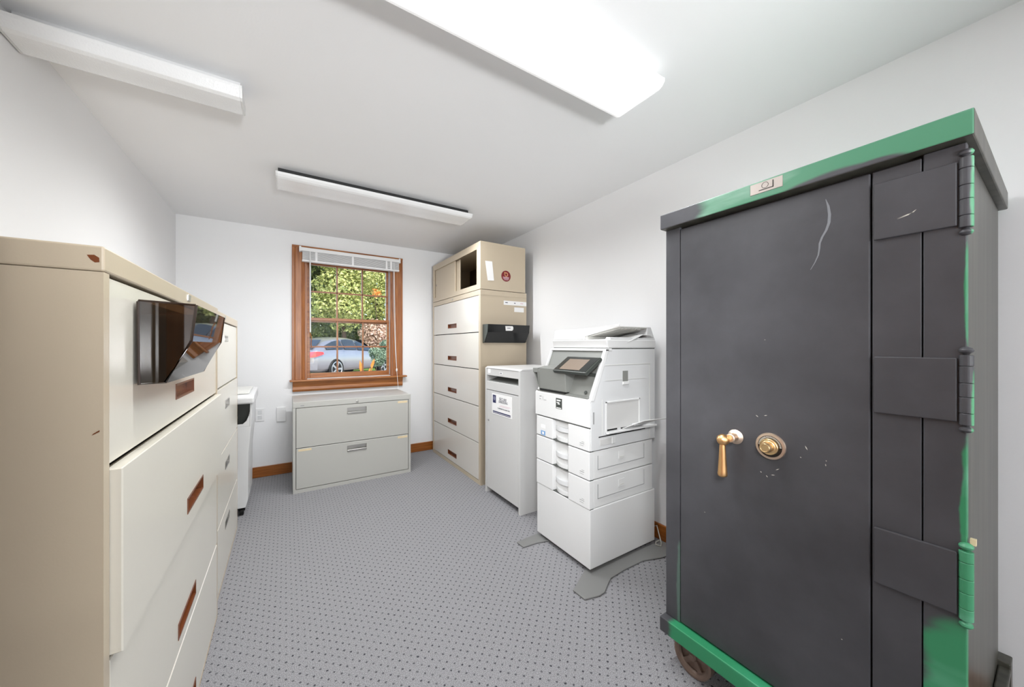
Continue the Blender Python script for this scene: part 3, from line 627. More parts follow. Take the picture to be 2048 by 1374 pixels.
# ------------------------------------------------------------------ copier
cp = thing('copier', 'large white office copier with grey control panel and paper trays, beside the grey document bin', 'copier', (1.53, 1.50, 0))
fx, bx_, ny, fy = 1.272, 1.790, 1.276, 1.722
WP, W2 = M['white_plastic'], M['white_plastic2']
B().box(fx+.004, bx_, ny+.002, fy-.002, .028, .325).build('base_cabinet', WP, cp, bevel=.004)
B().box(fx+.03, bx_-.02, ny+.03, fy-.03, .004, .03).build('plinth', M['rubber'], cp)
def tray(z0, z1, logo):
    # white front made of two side panels and a recessed middle with a curved grip
    t = B(); t.box(fx, fx+.03, ny+.003, 1.437, z0, z1-.004); t.box(fx, fx+.03, 1.568, fy-.003, z0, z1-.004)
    t.box(fx+.03, bx_-.02, ny+.004, fy-.004, z0, z1-.004)
    to = t.build('paper_tray', WP, cp, bevel=.003)
    g_ = B(); hz = z0+.055; n = 10
    def arc(k, dz): 
        u = k/n; y = 1.437+(1.568-1.437)*u
        return y, fx+.006+.020*(2*u-1)**2
    for k in range(n):
        ya, xa = arc(k, 0); yb, xb = arc(k+1, 0)
        g_.plate([(xa, ya, hz), (xb, yb, hz), (xb, yb, hz+.022), (xa, ya, hz+.022)], (1,0,0), .024)
    g_.build('tray_grip', W2, to)
    lp = B(); 
    for k in range(n):
        ya, xa = arc(k, 0); yb, xb = arc(k+1, 0)
        lp.plate([(xa+.004, ya, z0), (xb+.004, yb, z0), (xb+.004, yb, z0+.02), (xa+.004, ya, z0+.02)], (1,0,0), .02)
    lp.build('tray_lip', WP, to)
    B().box(fx-.0006, fx, 1.315, 1.347, z0+.030, z0+.033).box(fx-.0006, fx, 1.320, 1.347, z0+.020, z0+.022).box(fx-.0006, fx, 1.315, 1.333, z0+.039, z0+.041).build('size_mark', M['screw'], to)
    return to
for z_ in (.6135, .4705, .3235, .7305): B().box(fx+.006, fx+.03, ny+.004, fy-.004, z_, z_+.0034).build('tray_gap', M['dark_plastic'], cp)
ta = tray(.617, .733, 1); tb = tray(.473, .616, 2); tc2 = tray(.327, .472, 3)
st = B().box(fx-.0008, fx, 1.634, 1.675, .622, .648).build('blue_sticker', M['blue_sticker'], ta); st['label'] = 'small blue sticker'
B().box(fx-.0008, fx, 1.634, 1.675, .664, .684).build('pale_sticker', M['paper'], ta)
B().box(fx-.0013, fx-.0007, 1.646, 1.662, .628, .642).build('sticker_print', M['paper'], st)
# main body: side profile (x, z) with the sloped control face
front_door = B().prism([(fx, .735), (fx, .868), (fx+.006, .878), (fx+.05, .878), (fx+.05, .735)], 'y', ny+.002, fy+.010).build('front_cover', WP, cp, bevel=.004)
B().prism([(fx+.01, .617), (fx+.01, .872), (fx+.119, 1.128), (bx_, 1.128), (bx_, .617)], 'y', ny+.001, ny+.022).build('side_panel', W2, cp, bevel=.002)
w = B(); w.box(fx+.14, bx_-.004, ny+.022, fy, .733, 1.128); w.box(fx+.05, fx+.16, ny+.022, fy, .735, .862)
w.box(fx+.13, bx_, fy-.03, fy, .86, 1.128); w.build('main_body', W2, cp, bevel=.002)
# white edge trim round the control face
def sl(z): return fx+.010+(z-.872)*(.109/.256)
w = B(); w.prism([(sl(.872)-.004, .868), (sl(1.128)-.004, 1.128), (sl(1.128)+.02, 1.128), (sl(.872)+.02, .868)], 'y', ny-.001, ny+.016)
w.prism([(sl(1.128)-.006, 1.118), (sl(1.128)-.006, 1.132), (sl(1.128)+.04, 1.132), (sl(1.128)+.04, 1.118)], 'y', ny-.001, fy+.004)
w.prism([(sl(.872)-.004, .868), (sl(1.128)-.004, 1.128), (sl(1.128)+.02, 1.128), (sl(.872)+.02, .868)], 'y', fy-.006, fy+.004)
w.build('face_trim', WP, cp, bevel=.002)
GP = M['grey_plastic']
w = B(); w.prism([(sl(.88)+.010, .874), (sl(1.118)+.010, 1.118), (fx+.142, 1.118), (fx+.142, .874)], 'y', ny+.016, fy-.006)
w.prism([(fx+.003, .878), (fx+.003, .884), (fx+.10, .90), (fx+.10, .878)], 'y', ny+.018, fy-.004)
w.build('control_face', GP, cp)
# raised exit tray box on the left part of the face
w = B(); w.prism([(fx+.004, .892), (fx-.006, 1.018), (fx+.03, 1.026), (fx+.12, 1.03), (fx+.12, .892)], 'y', 1.458, 1.688); w.build('exit_tray_box', GP, cp, bevel=.004)
w = B(); w.prism([(fx+.018, .890), (fx+.004, .99), (fx+.004, 1.005), (fx+.10, 1.005), (fx+.10, .89)], 'y', 1.688, 1.722); 
w.plate([(fx+.02, 1.722, .892), (fx+.006, 1.752, .985), (fx+.10, 1.752, .995), (fx+.10, 1.722, .892)], (0,1,0), .006); w.box(fx+.0, fx+.08, 1.715, 1.758, .985, 1.012)
w.build('exit_tray_flap', GP, cp, bevel=.003)
B().box(fx-.002, fx+.06, 1.462, 1.684, .884, .893).build('exit_slot', M['rubber'], cp)
B().lathe([(0,.010),(.003,.009),(.003,0)], (sl(.905)+.006, 1.335, .905), (-.92,0,.39), 16).build('power_button', M['dark_plastic'], cp)
B().box(sl(1.0)+.003, sl(1.0)+.02, 1.285, 1.44, .985, 1.003).build('card_reader', M['dark_plastic'], cp, bevel=.002)
# tilting touch panel
lc = bpy.data.objects.new('touch_panel', None); C.objects.link(lc); lc.parent = cp
def slab(u0, u1, v0, v1, d0, d1):
    # u along -Y (right), v up the panel, d normal offset
    O = Vector((fx-.030, 1.532, 1.012)); U = Vector((0.02, -1, 0)).normalized(); V = Vector((.118, 0, .078)).normalized(); Nn = U.cross(V).normalized()
    b_ = B(); v = [b_.bm.verts.new(O+U*u+V*vv+Nn*d) for d in (d0, d1) for u, vv in ((u0,v0),(u1,v0),(u1,v1),(u0,v1))]
    for f in ((0,3,2,1),(4,5,6,7),(0,1,5,4),(1,2,6,5),(2,3,7,6),(3,0,4,7)): b_.bm.faces.new([v[i] for i in f])
    return b_
bpy.data.objects.remove(lc)
lc = slab(0, .252, 0, .135, -.020, 0).build('touch_panel', M['dark_plastic'], cp, bevel=.004)
slab(.006, .246, .006, .129, 0, .0015).build('bezel', M['bezel'], lc)
slab(.045, .195, .014, .108, .0015, .0025).build('screen', M['screen'], lc)
B().box(fx+.03, fx+.13, 1.33, 1.45, 1.02, 1.05).build('panel_mount', M['dark_plastic'], cp)
# scanner deck and document feeder
B().prism([(fx+.132, 1.132), (fx+.118, 1.180), (bx_+.008, 1.180), (bx_+.008, 1.132)], 'y', ny, fy-.004).build('scanner_lid', WP, cp, bevel=.006)
B().box(fx+.13, bx_, ny+.004, fy-.006, 1.126, 1.134).build('lid_gap', M['dark_plastic'], cp)
B().prism([(fx+.128, 1.180), (fx+.134, 1.232), (fx+.150, 1.243), (bx_-.10, 1.252), (bx_-.015, 1.250), (bx_+.004, 1.180)], 'y', 1.450, fy-.006).build('feeder_cover', WP, cp, bevel=.006, seg=3)
# inclined document tray: rises towards the near side, its ribbed underside faces the camera
ft = B().plate([(fx+.138, 1.452, 1.205), (fx+.226, ny+.006, 1.250), (bx_-.065, ny+.006, 1.250), (bx_-.065, 1.452, 1.205)], (0,0,-1), .005).build('document_tray', M['taupe'], cp)
B().plate([(fx+.132, 1.452, 1.196), (fx+.132, 1.452, 1.243), (fx+.200, 1.320, 1.256), (fx+.222, ny+.006, 1.262), (fx+.222, ny+.006, 1.250)], (1,0,0), .006).build('tray_rim', WP, ft, bevel=.001)
for k in range(7):
    x = fx+.175+k*.026
    B().plate([(x-.02, 1.448, 1.200), (x-.012, 1.448, 1.200), (x+.073, ny+.012, 1.2445), (x+.065, ny+.012, 1.2445)], (0,0,-1), .007).build('tray_rib', M['taupe'], ft)
B().box(fx+.140, fx+.34, 1.438, 1.450, 1.180, 1.200).build('output_sill', M['taupe'], cp, bevel=.002)
B().prism([(ny+.002, 1.178), (ny+.003, 1.190), (ny+.03, 1.192), (ny+.04, 1.18)], 'x', fx+.150, bx_+.002).build('feeder_edge', W2, cp, bevel=.002)
w = B(); w.plate([(1.549, ny-.001, 1.161), (1.555, ny+.10, 1.182), (1.70, ny+.10, 1.212), (1.678, ny-.003, 1.205)], (0,0,1), .004)
w.plate([(1.678, ny-.003, 1.205), (1.70, ny+.10, 1.212), (1.765, ny+.10, 1.208), (1.758, ny-.003, 1.201)], (0,0,1), .004)
w.build('output_wing', WP, cp, bevel=.001)
B().prism([(bx_-.068, 1.19), (bx_-.062, 1.252), (bx_-.028, 1.252), (bx_+.004, 1.19)], 'y', ny+.006, 1.455).build('feeder_end', W2, cp, bevel=.004)
# side details on the near face (normal -Y)
B().box(1.515, 1.556, ny-.001, ny+.001, .955, 1.012).build('latch_recess', M['grey_plastic'], cp, bevel=.0006)
B().box(1.512, 1.560, ny-.006, ny+.001, .938, .955).build('latch', WP, cp, bevel=.003)
w = B(); w.box(1.38, 1.742, ny-.0007, ny+.001, 1.045, 1.047); w.box(1.38, 1.700, ny-.0007, ny+.001, .966, .967); w.box(1.742,1.744,ny-.0007,ny+.001,.62,1.046); w.box(1.36,1.361,ny-.0007,ny+.001,.69,.87)
w.build('panel_seam', M['taupe'], cp)
B().box(1.295, 1.303, ny-.0007, ny+.001, .752, .812).build('side_vent', M['screw'], cp)
# manual bypass: dark slot, recessed plate and fold-out tray
w = B(); w.box(1.384, 1.392, ny-.004, ny+.001, .70, .858); w.box(1.645, 1.653, ny-.004, ny+.001, .70, .858); w.box(1.384, 1.653, ny-.004, ny+.001, .850, .858)
w.build('bypass_frame', WP, cp, bevel=.001)
B().box(1.392, 1.645, ny-.0008, ny+.001, .712, .850).build('bypass_plate', M['bin_grey'], cp)
B().box(1.392, 1.47, ny-.0016, ny+.0005, .706, .714).box(1.50, 1.55, ny-.0016, ny+.0005, .706, .712).build('bypass_slot', M['rubber'], cp)
B().plate([(1.385, ny-.001, .690), (1.735, ny-.001, .696), (1.745, ny-.045, .700), (1.385, ny-.02, .694)], (0,0,1), .010).build('bypass_shelf', WP, cp, bevel=.002)
w = B(); w.plate([(1.50, ny-.010, .706), (1.66, ny-.010, .706), (1.70, ny-.085, .745), (1.585, ny-.085, .752)], (0,0,1), .004)
w.plate([(1.585, ny-.085, .752), (1.70, ny-.085, .745), (1.765, ny-.17, .765), (1.70, ny-.17, .770)], (0,0,1), .004)
w.build('bypass_tray', WP, cp, bevel=.001)
B().box(1.55, 1.60, ny-.05, ny-.03, .724, .734).build('paper_guide', W2, cp, bevel=.002)
B().box(1.335, 1.70, ny-.0008, ny+.001, .680, .6845).build('side_slot', M['rubber'], cp)
w = B(); w.box(1.345, 1.43, ny-.0008, ny+.001, .638, .668); w.build('side_pull', M['bin_grey'], cp)
B().box(1.43, 1.455, ny-.004, ny+.001, .636, .672).build('side_pull_lip', WP, cp, bevel=.002)
for z0, z1 in ((.519, .600), (.372, .455)):
    w = B(); w.box(1.328, 1.692, ny-.0008, ny+.001, z0, z0+.0025); w.box(1.328, 1.3305, ny-.0008, ny+.001, z0, z1-.01); w.box(1.690, 1.692, ny-.0008, ny+.001, z0, z1)
    hp = w.build('access_panel_seam', M['screw'], cp)
    B().box(1.482, 1.528, ny-.0008, ny+.001, z0+.028, z0+.068).build('panel_latch', WP, hp, bevel=.0005)
    B().box(1.488, 1.522, ny-.0016, ny-.0006, z0+.036, z0+.042).build('panel_latch_slot', M['taupe'], hp)
B().box(fx-.0008, fx, 1.486, 1.537, .797, .855).build('badge', M['dark_plastic'], front_door)
B().box(fx-.0014, fx-.0006, 1.497, 1.530, .840, .847).box(fx-.0014, fx-.0006, 1.508, 1.530, .829, .834).box(fx-.0014, fx-.0006, 1.503, 1.522, .822, .827).box(fx-.0014, fx-.0006, 1.492, 1.531, .800, .804).build('badge_print', M['paper'], front_door)
B().box(fx-.0008, fx, 1.670, 1.688, .846, .851).box(fx-.0008, fx, 1.655, 1.657, .829, .850).box(fx-.0008, fx, 1.625, 1.648, .829, .832).box(fx-.0008, fx, 1.675, 1.69, .831, .834).build('brand_lettering', M['screw'], front_door)
# flat stabiliser plates on the carpet
B().prism([(1.128, 1.240), (1.132, 1.166), (1.205, 1.148), (1.243, 1.150), (1.300, 1.182), (1.345, 1.204), (1.45, 1.212), (1.60, 1.210), (1.70, 1.175), (1.76, 1.165), (1.84, 1.165), (1.85, 1.275), (1.30, 1.33)], 'z', .001, .009).build('stabilizer_plate', M['foot_grey'], cp, bevel=.003)
B().prism([(1.129, 1.718), (1.132, 1.655), (1.225, 1.650), (1.30, 1.632), (1.30, 1.73), (1.2, 1.725)], 'z', .001, .009).build('stabilizer_plate', M['foot_grey'], cp, bevel=.003)

# cords on the carpet behind the copier
w = B(); 
def spiral(cx, cy, r, n=24, z=.016): return [(cx+r*math.cos(k*2*PI/n)*1.3, cy+r*math.sin(k*2*PI/n), z+.002*math.sin(k)) for k in range(n+1)]
pc = tag(B().tube([(1.80, 1.50, .30), (1.818, 1.40, .10), (1.83, 1.35, .06), (1.84, 1.30, .088), (1.81, 1.25, .02), (1.785, 1.235, .014), (1.775, 1.26, .014), (1.795, 1.275, .016), (1.82, 1.27, .02)], .0035, 8).build('power_cord', M['cord'], smooth=True), 'grey power cord hanging by the baseboard behind the copier', 'cord')
tag(B().tube(spiral(1.842, 1.215, .010, 16, .018)+[(1.83, 1.20, .014), (1.82, 1.17, .014)], .0045, 8).build('network_cable', M['cord_dark'], smooth=True), 'dark cable looped on the carpet behind the copier', 'cord')

# ------------------------------------------------------------------ antique safe
sf = thing('safe', 'large antique charcoal steel safe with green paint showing, on iron wheels', 'safe', (1.49, .44, 0))
L = (1.49, .44, 0)
def loc(x, y, z, rx, ry, rz): return (x-L[0], y-L[1], z-L[2], rx, ry, rz)
M['safe_cornice'] = safe_paint('cornice_green_and_charcoal', [loc(1.13, .77, 1.58, .2, .155, .3), loc(1.13, .31, 1.545, .2, .10, .028), loc(1.13, .24, 1.55, .2, .06, .02)], invert=True, green=(.06, .20, .115), pale=(.19, .33, .25))
M['safe_base'] = safe_paint('base_green', [loc(1.13, .80, .155, .2, .055, .2)], invert=True, green=(.03, .25, .11), pale=(.05, .33, .17))
M['safe_plain'] = safe_paint('charcoal_paint')
M['safe_strip'] = safe_paint('charcoal_green_edge', [loc(1.15, .118, .34, .3, .062, .26), loc(1.15, .106, .80, .3, .012, .16), loc(1.15, .104, 1.25, .3, .009, .13)], green=(.035, .22, .10), pale=(.08, .30, .17))
M['safe_left'] = safe_paint('charcoal_green_tint', [loc(1.15, .727, .30, .3, .014, .16)], green=(.085, .13, .11), pale=(.10, .16, .13))
M['hinge_low'] = safe_paint('hinge_green', [loc(1.15, .10, 2, .1, .1, .1)], invert=True, green=(.045, .24, .115), pale=(.10, .33, .20))
M['hinge_mid'] = safe_paint('hinge_charcoal_green_back', [loc(1.16, .096, 1.0, .018, .0085, .1)], green=(.08, .34, .16))
M['hinge_top'] = safe_paint('hinge_charcoal_green_side', [loc(1.158, .094, 1.46, .018, .0105, .3)], green=(.08, .28, .15), pale=(.18, .38, .26))
SX, SY0, SY1, SB = 1.160, .109, .782, 1.822
w = B(); w.box(SX+.016, SB, SY0+.004, SY1, .178, 1.560); w.build('body', M['safe_side'], sf, bevel=.003)
w = B(); w.box(1.13, 1.846, .097, .785, 1.560, 1.612); 
cn = w.build('cornice', M['safe_cornice'], sf, bevel=.003); cn.data.materials.append(M['safe_side'])
for p in cn.data.polygons:
    if p.normal.y < -.9 or p.normal.z < -.9: p.material_index = 1
w = B(); w.box(1.13, 1.85, .092, .787, .128, .178); bs = w.build('base_plate', M['safe_base'], sf, bevel=.003); bs.data.materials.append(M['safe_side'])
for p in bs.data.polygons:
    if p.normal.y < -.9: p.material_index = 1
B().box(SX, SX+.02, .728, SY1, .178, 1.560).build('front_jamb', M['safe_left'], sf, bevel=.002)
B().box(SX+.012, SX+.018, .10+.012, .78, .179, 1.559).build('door_gap', M['gap'], sf)
dr = B().box(SX-.001, SX+.014, .2495, .7255, .184, 1.552).build('door', M['safe_plain'], sf, bevel=.003)
B().box(SX, SX+.014, .1695, .2465, .184, 1.552).build('door_edge_panel', M['safe_plain'], sf, bevel=.002)
B().box(SX-.001, SX+.020, SY0, .1675, .180, 1.558).build('hinge_stile', M['safe_strip'], sf, bevel=.002)
for z0, z1, mt, gr in ((1.391, 1.521, 'hinge_top', 0), (.991, 1.121, 'hinge_mid', 0), (.597, .725, 'hinge_low', 1)):
    hg = B().box(SX-.007, SX, .121, .2425, z0, z1).build('hinge_strap', M['safe_plain'] if not gr else M['safe_plain'], sf, bevel=.002)
    cxh, cyh, r = SX+.000, .110, .0100
    w = B(); seg = [0, .17, .40, .60, .84, 1.0]
    za, zb = z0-.006, z1+.006
    for a, b_ in zip(seg, seg[1:]):
        w.lathe([(za+(zb-za)*a+.0006-za, r*.93), (za+(zb-za)*a+.0016-za, r), (za+(zb-za)*b_-.0012-za, r), (za+(zb-za)*b_-.0002-za, r*.93)], (cxh, cyh, za), (0,0,1), 24)
    w.build('hinge_barrel', M[mt], hg, smooth=False)
    w = B()
    w.lathe([(0,.004),(.003,.005),(.006,.0095),(.010,.0105),(.014,.0085),(.017,.003),(.0175,0)], (cxh, cyh, zb), (0,0,1), 20)
    w.build('hinge_finial', M[mt], hg, smooth=True); w = B()
    w.lathe([(0,.004),(.003,.005),(.006,.0092),(.010,.0098),(.014,.0070),(.016,0)], (cxh, cyh, za), (0,0,-1), 20)
    w.build('hinge_finial', M[mt], hg, smooth=True)
# nameplate with a ring and an L mark
npl = B().box(1.1285, 1.131, .413, .492, 1.577, 1.607).build('nameplate', M['nameplate'], sf, bevel=.0008)
w = B(); n = 28; cy_, cz_ = .4545, 1.5955
for k in range(n):
    a, a2 = 2*PI*k/n, 2*PI*(k+1)/n
    w.plate([(1.1284, cy_+.0075*math.cos(a), cz_+.0075*math.sin(a)), (1.1284, cy_+.0085*math.cos(a), cz_+.0085*math.sin(a)), (1.1284, cy_+.0085*math.cos(a2), cz_+.0085*math.sin(a2)), (1.1284, cy_+.0075*math.cos(a2), cz_+.0075*math.sin(a2))], (-1,0,0), .0004)
w.build('nameplate_ring', M['dial_black'], npl)
B().box(1.1278, 1.1286, .434, .470, 1.5835, 1.5855).box(1.1278, 1.1286, .434, .4363, 1.5835, 1.603).build('nameplate_mark', M['dial_black'], npl)
# brass handle (a drop lever on a boss) and the combination dial
hd = B().lathe([(0,.021),(.003,.022),(.006,.018),(.010,.0125),(.030,.011),(.034,.013),(.036,.011)], (SX-.001, .545, .868), (-1,0,0), 28).build('handle', M['nickel'], dr, smooth=True)
hd['label'] = 'worn brass lever handle'
B().lathe([(-.018,0),(-.016,.008),(-.010,.0145),(0,.0175),(.010,.0145),(.016,.008),(.018,0)], (SX-.046, .560, .862), (-1,.35,0), 28).build('handle_ball', M['brass'], dr, smooth=True)
B().lathe([(0,.0075),(.012,.0085),(.05,.0105),(.085,.0125),(.093,.0135),(.098,.0125),(.101,.009),(.102,0)], (SX-.047, .561, .852), (0,0,-1), 28).build('lever', M['brass'], dr, smooth=True)
dlx = SX-.001
dl = B().lathe([(0,.036),(.004,.0375),(.008,.036),(.009,.030),(.007,.029)], (dlx, .4515, .862), (-1,0,0), 48).build('dial_ring', M['nickel'], dr, smooth=True)
B().lathe([(0,.0295),(.008,.0295),(.0085,.022),(.0085,0)], (dlx, .4515, .862), (-1,0,0), 48).build('dial_track', M['dial_black'], dl)
w = B()
for k in range(26):
    a = PI*(.02+.96*k/25)
    cy2, cz2 = .4515+.0262*math.cos(a), .862+.0262*math.sin(a); ty, tz = -math.sin(a), math.cos(a)
    q = [(dlx-.0086, cy2+ty*s1*.0008+math.cos(a)*s2*.0022, cz2+tz*s1*.0008+math.sin(a)*s2*.0022) for s1, s2 in ((-1,-1),(1,-1),(1,1),(-1,1))]
    w.plate(q, (-1,0,0), .0004)
w.build('dial_marks', M['chip'], dl)
B().lathe([(0,.0225),(.010,.0225),(.0115,.0212),(.0112,.0175),(.0125,.0160),(.0130,.0140),(.034,.0132),(.0355,.0120),(.0358,.0095),(.0348,.0088),(.0348,0)], (dlx-.007, .4515, .862), (-1,0,0), 40).build('dial_knob', M['brass_pale'], dl, smooth=True)
# chips and chalky scuffs on the door
w = B()
for (y, z, a, l_, th) in ((.487,.941,.6,.008,.0022),(.465,.946,-.3,.009,.0022),(.477,.781,.5,.005,.002),(.447,.781,-.2,.010,.0018),(.436,.800,-.6,.011,.002),(.462,.773,.8,.006,.0018),(.371,.876,1.1,.012,.0026),(.331,.842,1.4,.006,.002),(.467,1.163,.3,.002,.002),(.383,.848,.4,.004,.002),(.330,.853,1.3,.003,.002),(.640,.60,.3,.003,.002),(.3,.42,.2,.003,.002)):
    dy, dz = math.cos(a)*l_/2, math.sin(a)*l_/2; ny_, nz_ = -math.sin(a)*th/2, math.cos(a)*th/2
    w.plate([(SX-.0012, y-dy, z-dz), (SX-.0012, y+ny_, z+nz_), (SX-.0012, y+dy, z+dz), (SX-.0012, y-ny_, z-nz_)], (-1,0,0), .0004)
w.build('paint_chip', M['chip'], dr)
w = B()
def smear(pts, wd_):
    for (a, b_) in zip(pts, pts[1:]):
        w.plate([(SX-.0012, a[0]+a[2]*wd_, a[1]), (SX-.0012, a[0]-a[2]*wd_, a[1]), (SX-.0012, b_[0]-b_[2]*wd_, b_[1]), (SX-.0012, b_[0]+b_[2]*wd_, b_[1])], (-1,0,0), .0002)
smear([(.331,1.519,.2),(.326,1.50,.8),(.3235,1.478,1),(.3245,1.458,1),(.330,1.44,.9),(.338,1.425,.8),(.343,1.41,.7),(.344,1.395,.6),(.346,1.38,.5),(.353,1.362,.4),(.362,1.345,.25)], .0030)
w.build('chalk_mark', M['smudge'], dr)
w = B(); w.plate([(SX-.0074, .205, 1.431), (SX-.0074, .180, 1.437), (SX-.0074, .176, 1.442), (SX-.0074, .185, 1.4365)], (-1,0,0), .0003); w.plate([(SX-.0074, .205, 1.429), (SX-.0074, .190, 1.4345), (SX-.0074, .178, 1.440), (SX-.0074, .188, 1.433)], (-1,0,0), .0003); w.build('scratch', M['chip'], sf)
# wheels
def wheel(x, y, nm='wheel'):
    w = B(); r = .066
    w.lathe([(.004,.046),(-.002,.050),(-.006,.058),(-.006,r-.001),(-.004,r),(.024,r),(.022,.050),(.016,.046),(.004,.046)], (x, y, r), (1,0,0), 40, False)
    w.lathe([(.010,.047),(.012,.012),(.016,.012),(.016,.047)], (x, y, r), (1,0,0), 40, False)
    o_ = w.build(nm, M['rust'], sf, smooth=False, bevel=.0015)
    h_ = B().lathe([(-.008,0),(-.008,.010),(-.002,.014),(.024,.014)], (x, y, r), (1,0,0), 20)
    for k in range(5):
        a = 2*PI*k/5+.4; dv = Vector((0, math.cos(a), math.sin(a))); pv = Vector((0, -math.sin(a), math.cos(a)))
        c0 = Vector((x+.003, y, r))+dv*.010; c1 = Vector((x+.003, y, r))+dv*.050
        h_.plate([tuple(c0+pv*.006), tuple(c1+pv*.009), tuple(c1-pv*.009), tuple(c0-pv*.006)], (1,0,0), .012)
    h_.build('wheel_hub', M['rust'], o_)
    return o_
for x, y in ((1.19, .700), (1.75, .700), (1.19, .18), (1.75, .18)): wheel(x, y)
B().box(1.21, 1.78, .66, .74, .075, .128).box(1.21, 1.78, .14, .22, .075, .128).build('axle_frame', M['rust'], sf)
B().box(1.62, 1.80, .089, .112, .176, .192).box(1.80, 1.853, .089, .20, .10, .205).build('rear_bracket', M['safe_side'], sf, bevel=.003)
B().box(SX+.004, SX+.014, .098, .106, .744, .756).build('tape_scrap', M['tape'], sf)

# ------------------------------------------------------------------ outdoors
def rnd(a, b): return random.uniform(a, b)
M['asphalt'] = paint('pale_asphalt', (150, 142, 134), .9, .2, .3, 40, var=.15, vscale=1.5)
M['grass'] = paint('lawn', (92, 112, 52), .95, .1, .3, 60, var=.3, vscale=6)
def leafmat(name, a, b):
    m, ns, ls, bs_ = newmat(name)
    oi = N(ns, 'ShaderNodeTexCoord'); nz = N(ns, 'ShaderNodeTexNoise'); nz.inputs['Scale'].default_value = 5; nz.inputs['Detail'].default_value = 3; ls.new(oi.outputs['Object'], nz.inputs['Vector'])
    cr = N(ns, 'ShaderNodeValToRGB'); cr.color_ramp.elements[0].position = .35; cr.color_ramp.elements[1].position = .65
    cr.color_ramp.elements[0].color = s2l(a); cr.color_ramp.elements[1].color = s2l(b); ls.new(nz.outputs['Fac'], cr.inputs[0])
    ls.new(cr.outputs[0], bs_.inputs['Base Color']); bs_.inputs['Roughness'].default_value = .45
    tl = N(ns, 'ShaderNodeBsdfTranslucent'); ls.new(cr.outputs[0], tl.inputs[0]); mx = N(ns, 'ShaderNodeMixShader'); mx.inputs[0].default_value = .35
    ls.new(bs_.outputs[0], mx.inputs[1]); ls.new(tl.outputs[0], mx.inputs[2]); ls.new(mx.outputs[0], ns['Material Output'].inputs[0]); return m
M['leaf_bright'] = leafmat('bright_maple_leaves', (122, 138, 66), (214, 212, 140))
M['leaf_dark'] = leafmat('dark_shrub_leaves', (58, 72, 42), (128, 140, 78))
M['leaf_pink'] = leafmat('pinkish_shrub_leaves', (168, 140, 116), (240, 212, 196))
M['leaf_blue'] = leafmat('dusty_green_leaves', (90, 116, 92), (150, 168, 140))
M['leaf_orange'] = leafmat('orange_leaves', (206, 112, 40), (236, 158, 74))
M['bark'] = paint('bark', (74, 60, 48), .9, .2, .5, 30, var=.3, vscale=8)
GZ = -.15
tag(B().box(-24, 34, YB+T+.02, 60, GZ-.1, GZ).build('ground', M['asphalt']), 'pale parking ground seen outside the window', 'ground')['kind'] = 'structure'
def foliage(name, mat, parent, blobs, n, size, seed):
    rn = random.Random(seed); vs = []; fs = []
    tot = sum(b_[3]*b_[4]*b_[5] for b_ in blobs)
    for (cx, cy, cz, rx, ry, rz) in blobs:
        k_ = int(n*(rx*ry*rz)/tot)
        for _ in range(k_):
            while True:
                v = Vector((rn.uniform(-1,1), rn.uniform(-1,1), rn.uniform(-1,1)))
                if .35 < v.length < 1: break
            v = v*(1+.25*noise.noise(v*2.3+Vector((cx, cy, seed))))
            p = Vector((cx+v.x*rx, cy+v.y*ry, cz+v.z*rz))
            if p.z < GZ+.02: continue
            d_ = (v.normalized()+Vector((rn.uniform(-1,1), rn.uniform(-1,1), rn.uniform(-.4,1)))*.8).normalized()
            u = d_.cross(Vector((rn.uniform(-1,1), rn.uniform(-1,1), rn.uniform(-1,1)))).normalized(); w_ = d_.cross(u)
            s_ = size*rn.uniform(.6, 1.3); b0 = len(vs)
            vs += [p-u*s_*.5, p+w_*s_*.32+d_*s_*.08, p+u*s_*.55, p-w_*s_*.32+d_*s_*.08]; fs.append((b0, b0+1, b0+2, b0+3))
    off = parent.location
    me = bpy.data.meshes.new(name); me.from_pydata([tuple(v-off) for v in vs], [], fs); me.materials.append(mat)
    o_ = bpy.data.objects.new(name, me); C.objects.link(o_); o_.parent = parent; return o_
def at(u, v, Y):
    a = (u-1024)/F_PX; rx = a*math.cos(YAW)+math.sin(YAW); ry = -a*math.sin(YAW)+math.cos(YAW); t = Y/ry
    return Vector((rx*t, Y, H+(691.5-v)/F_PX*t))
def pxb(*items):                      # blobs given as (photo column, row, distance Y, radius in metres)
    return [(*at(u, v, Y), r, r*.8, r*.85) for u, v, Y, r in items]
def tree(label, blobs, mat, n, size, seed, cat='tree', stem=.12):
    x = sum(b_[0] for b_ in blobs)/len(blobs); y = sum(b_[1] for b_ in blobs)/len(blobs); th_ = min(b_[2] for b_ in blobs)
    t = thing('tree' if cat == 'tree' else 'shrub', label, cat, (x, y, GZ))
    b_ = B().tube([(x, y, GZ), (x+.05, y+.03, (GZ+th_)/2), (x-.03, y, th_)], stem, 8, (1.2, 1, .7))
    for (cx, cy, cz, *_) in blobs: b_.tube([(x-.03, y, th_-.1), ((x+cx)/2, (y+cy)/2, (th_+cz)/2+.1), (cx, cy, cz)], stem*.45, 6, (1, .8, .4))
    b_.build('trunk' if cat == 'tree' else 'stem', M['bark'], t, smooth=True)
    foliage('foliage', mat, t, blobs, n, size, seed); return t
tree('bright green leafy tree outside, filling the middle of the upper window panes', pxb((680,575,20,1.25),(700,615,19.5,1.0),(660,610,20,1.0),(715,545,20,1.1),(680,500,20.5,1.6),(690,640,20,.8)), M['leaf_bright'], 9500, .16, 3)
tree('dark green tree outside, at the left edge of the window panes', pxb((618,560,23,1.4),(632,610,23,1.2),(600,520,23,1.8),(625,665,23,1.3),(650,520,24,1.5)), M['leaf_dark'], 9000, .19, 4)
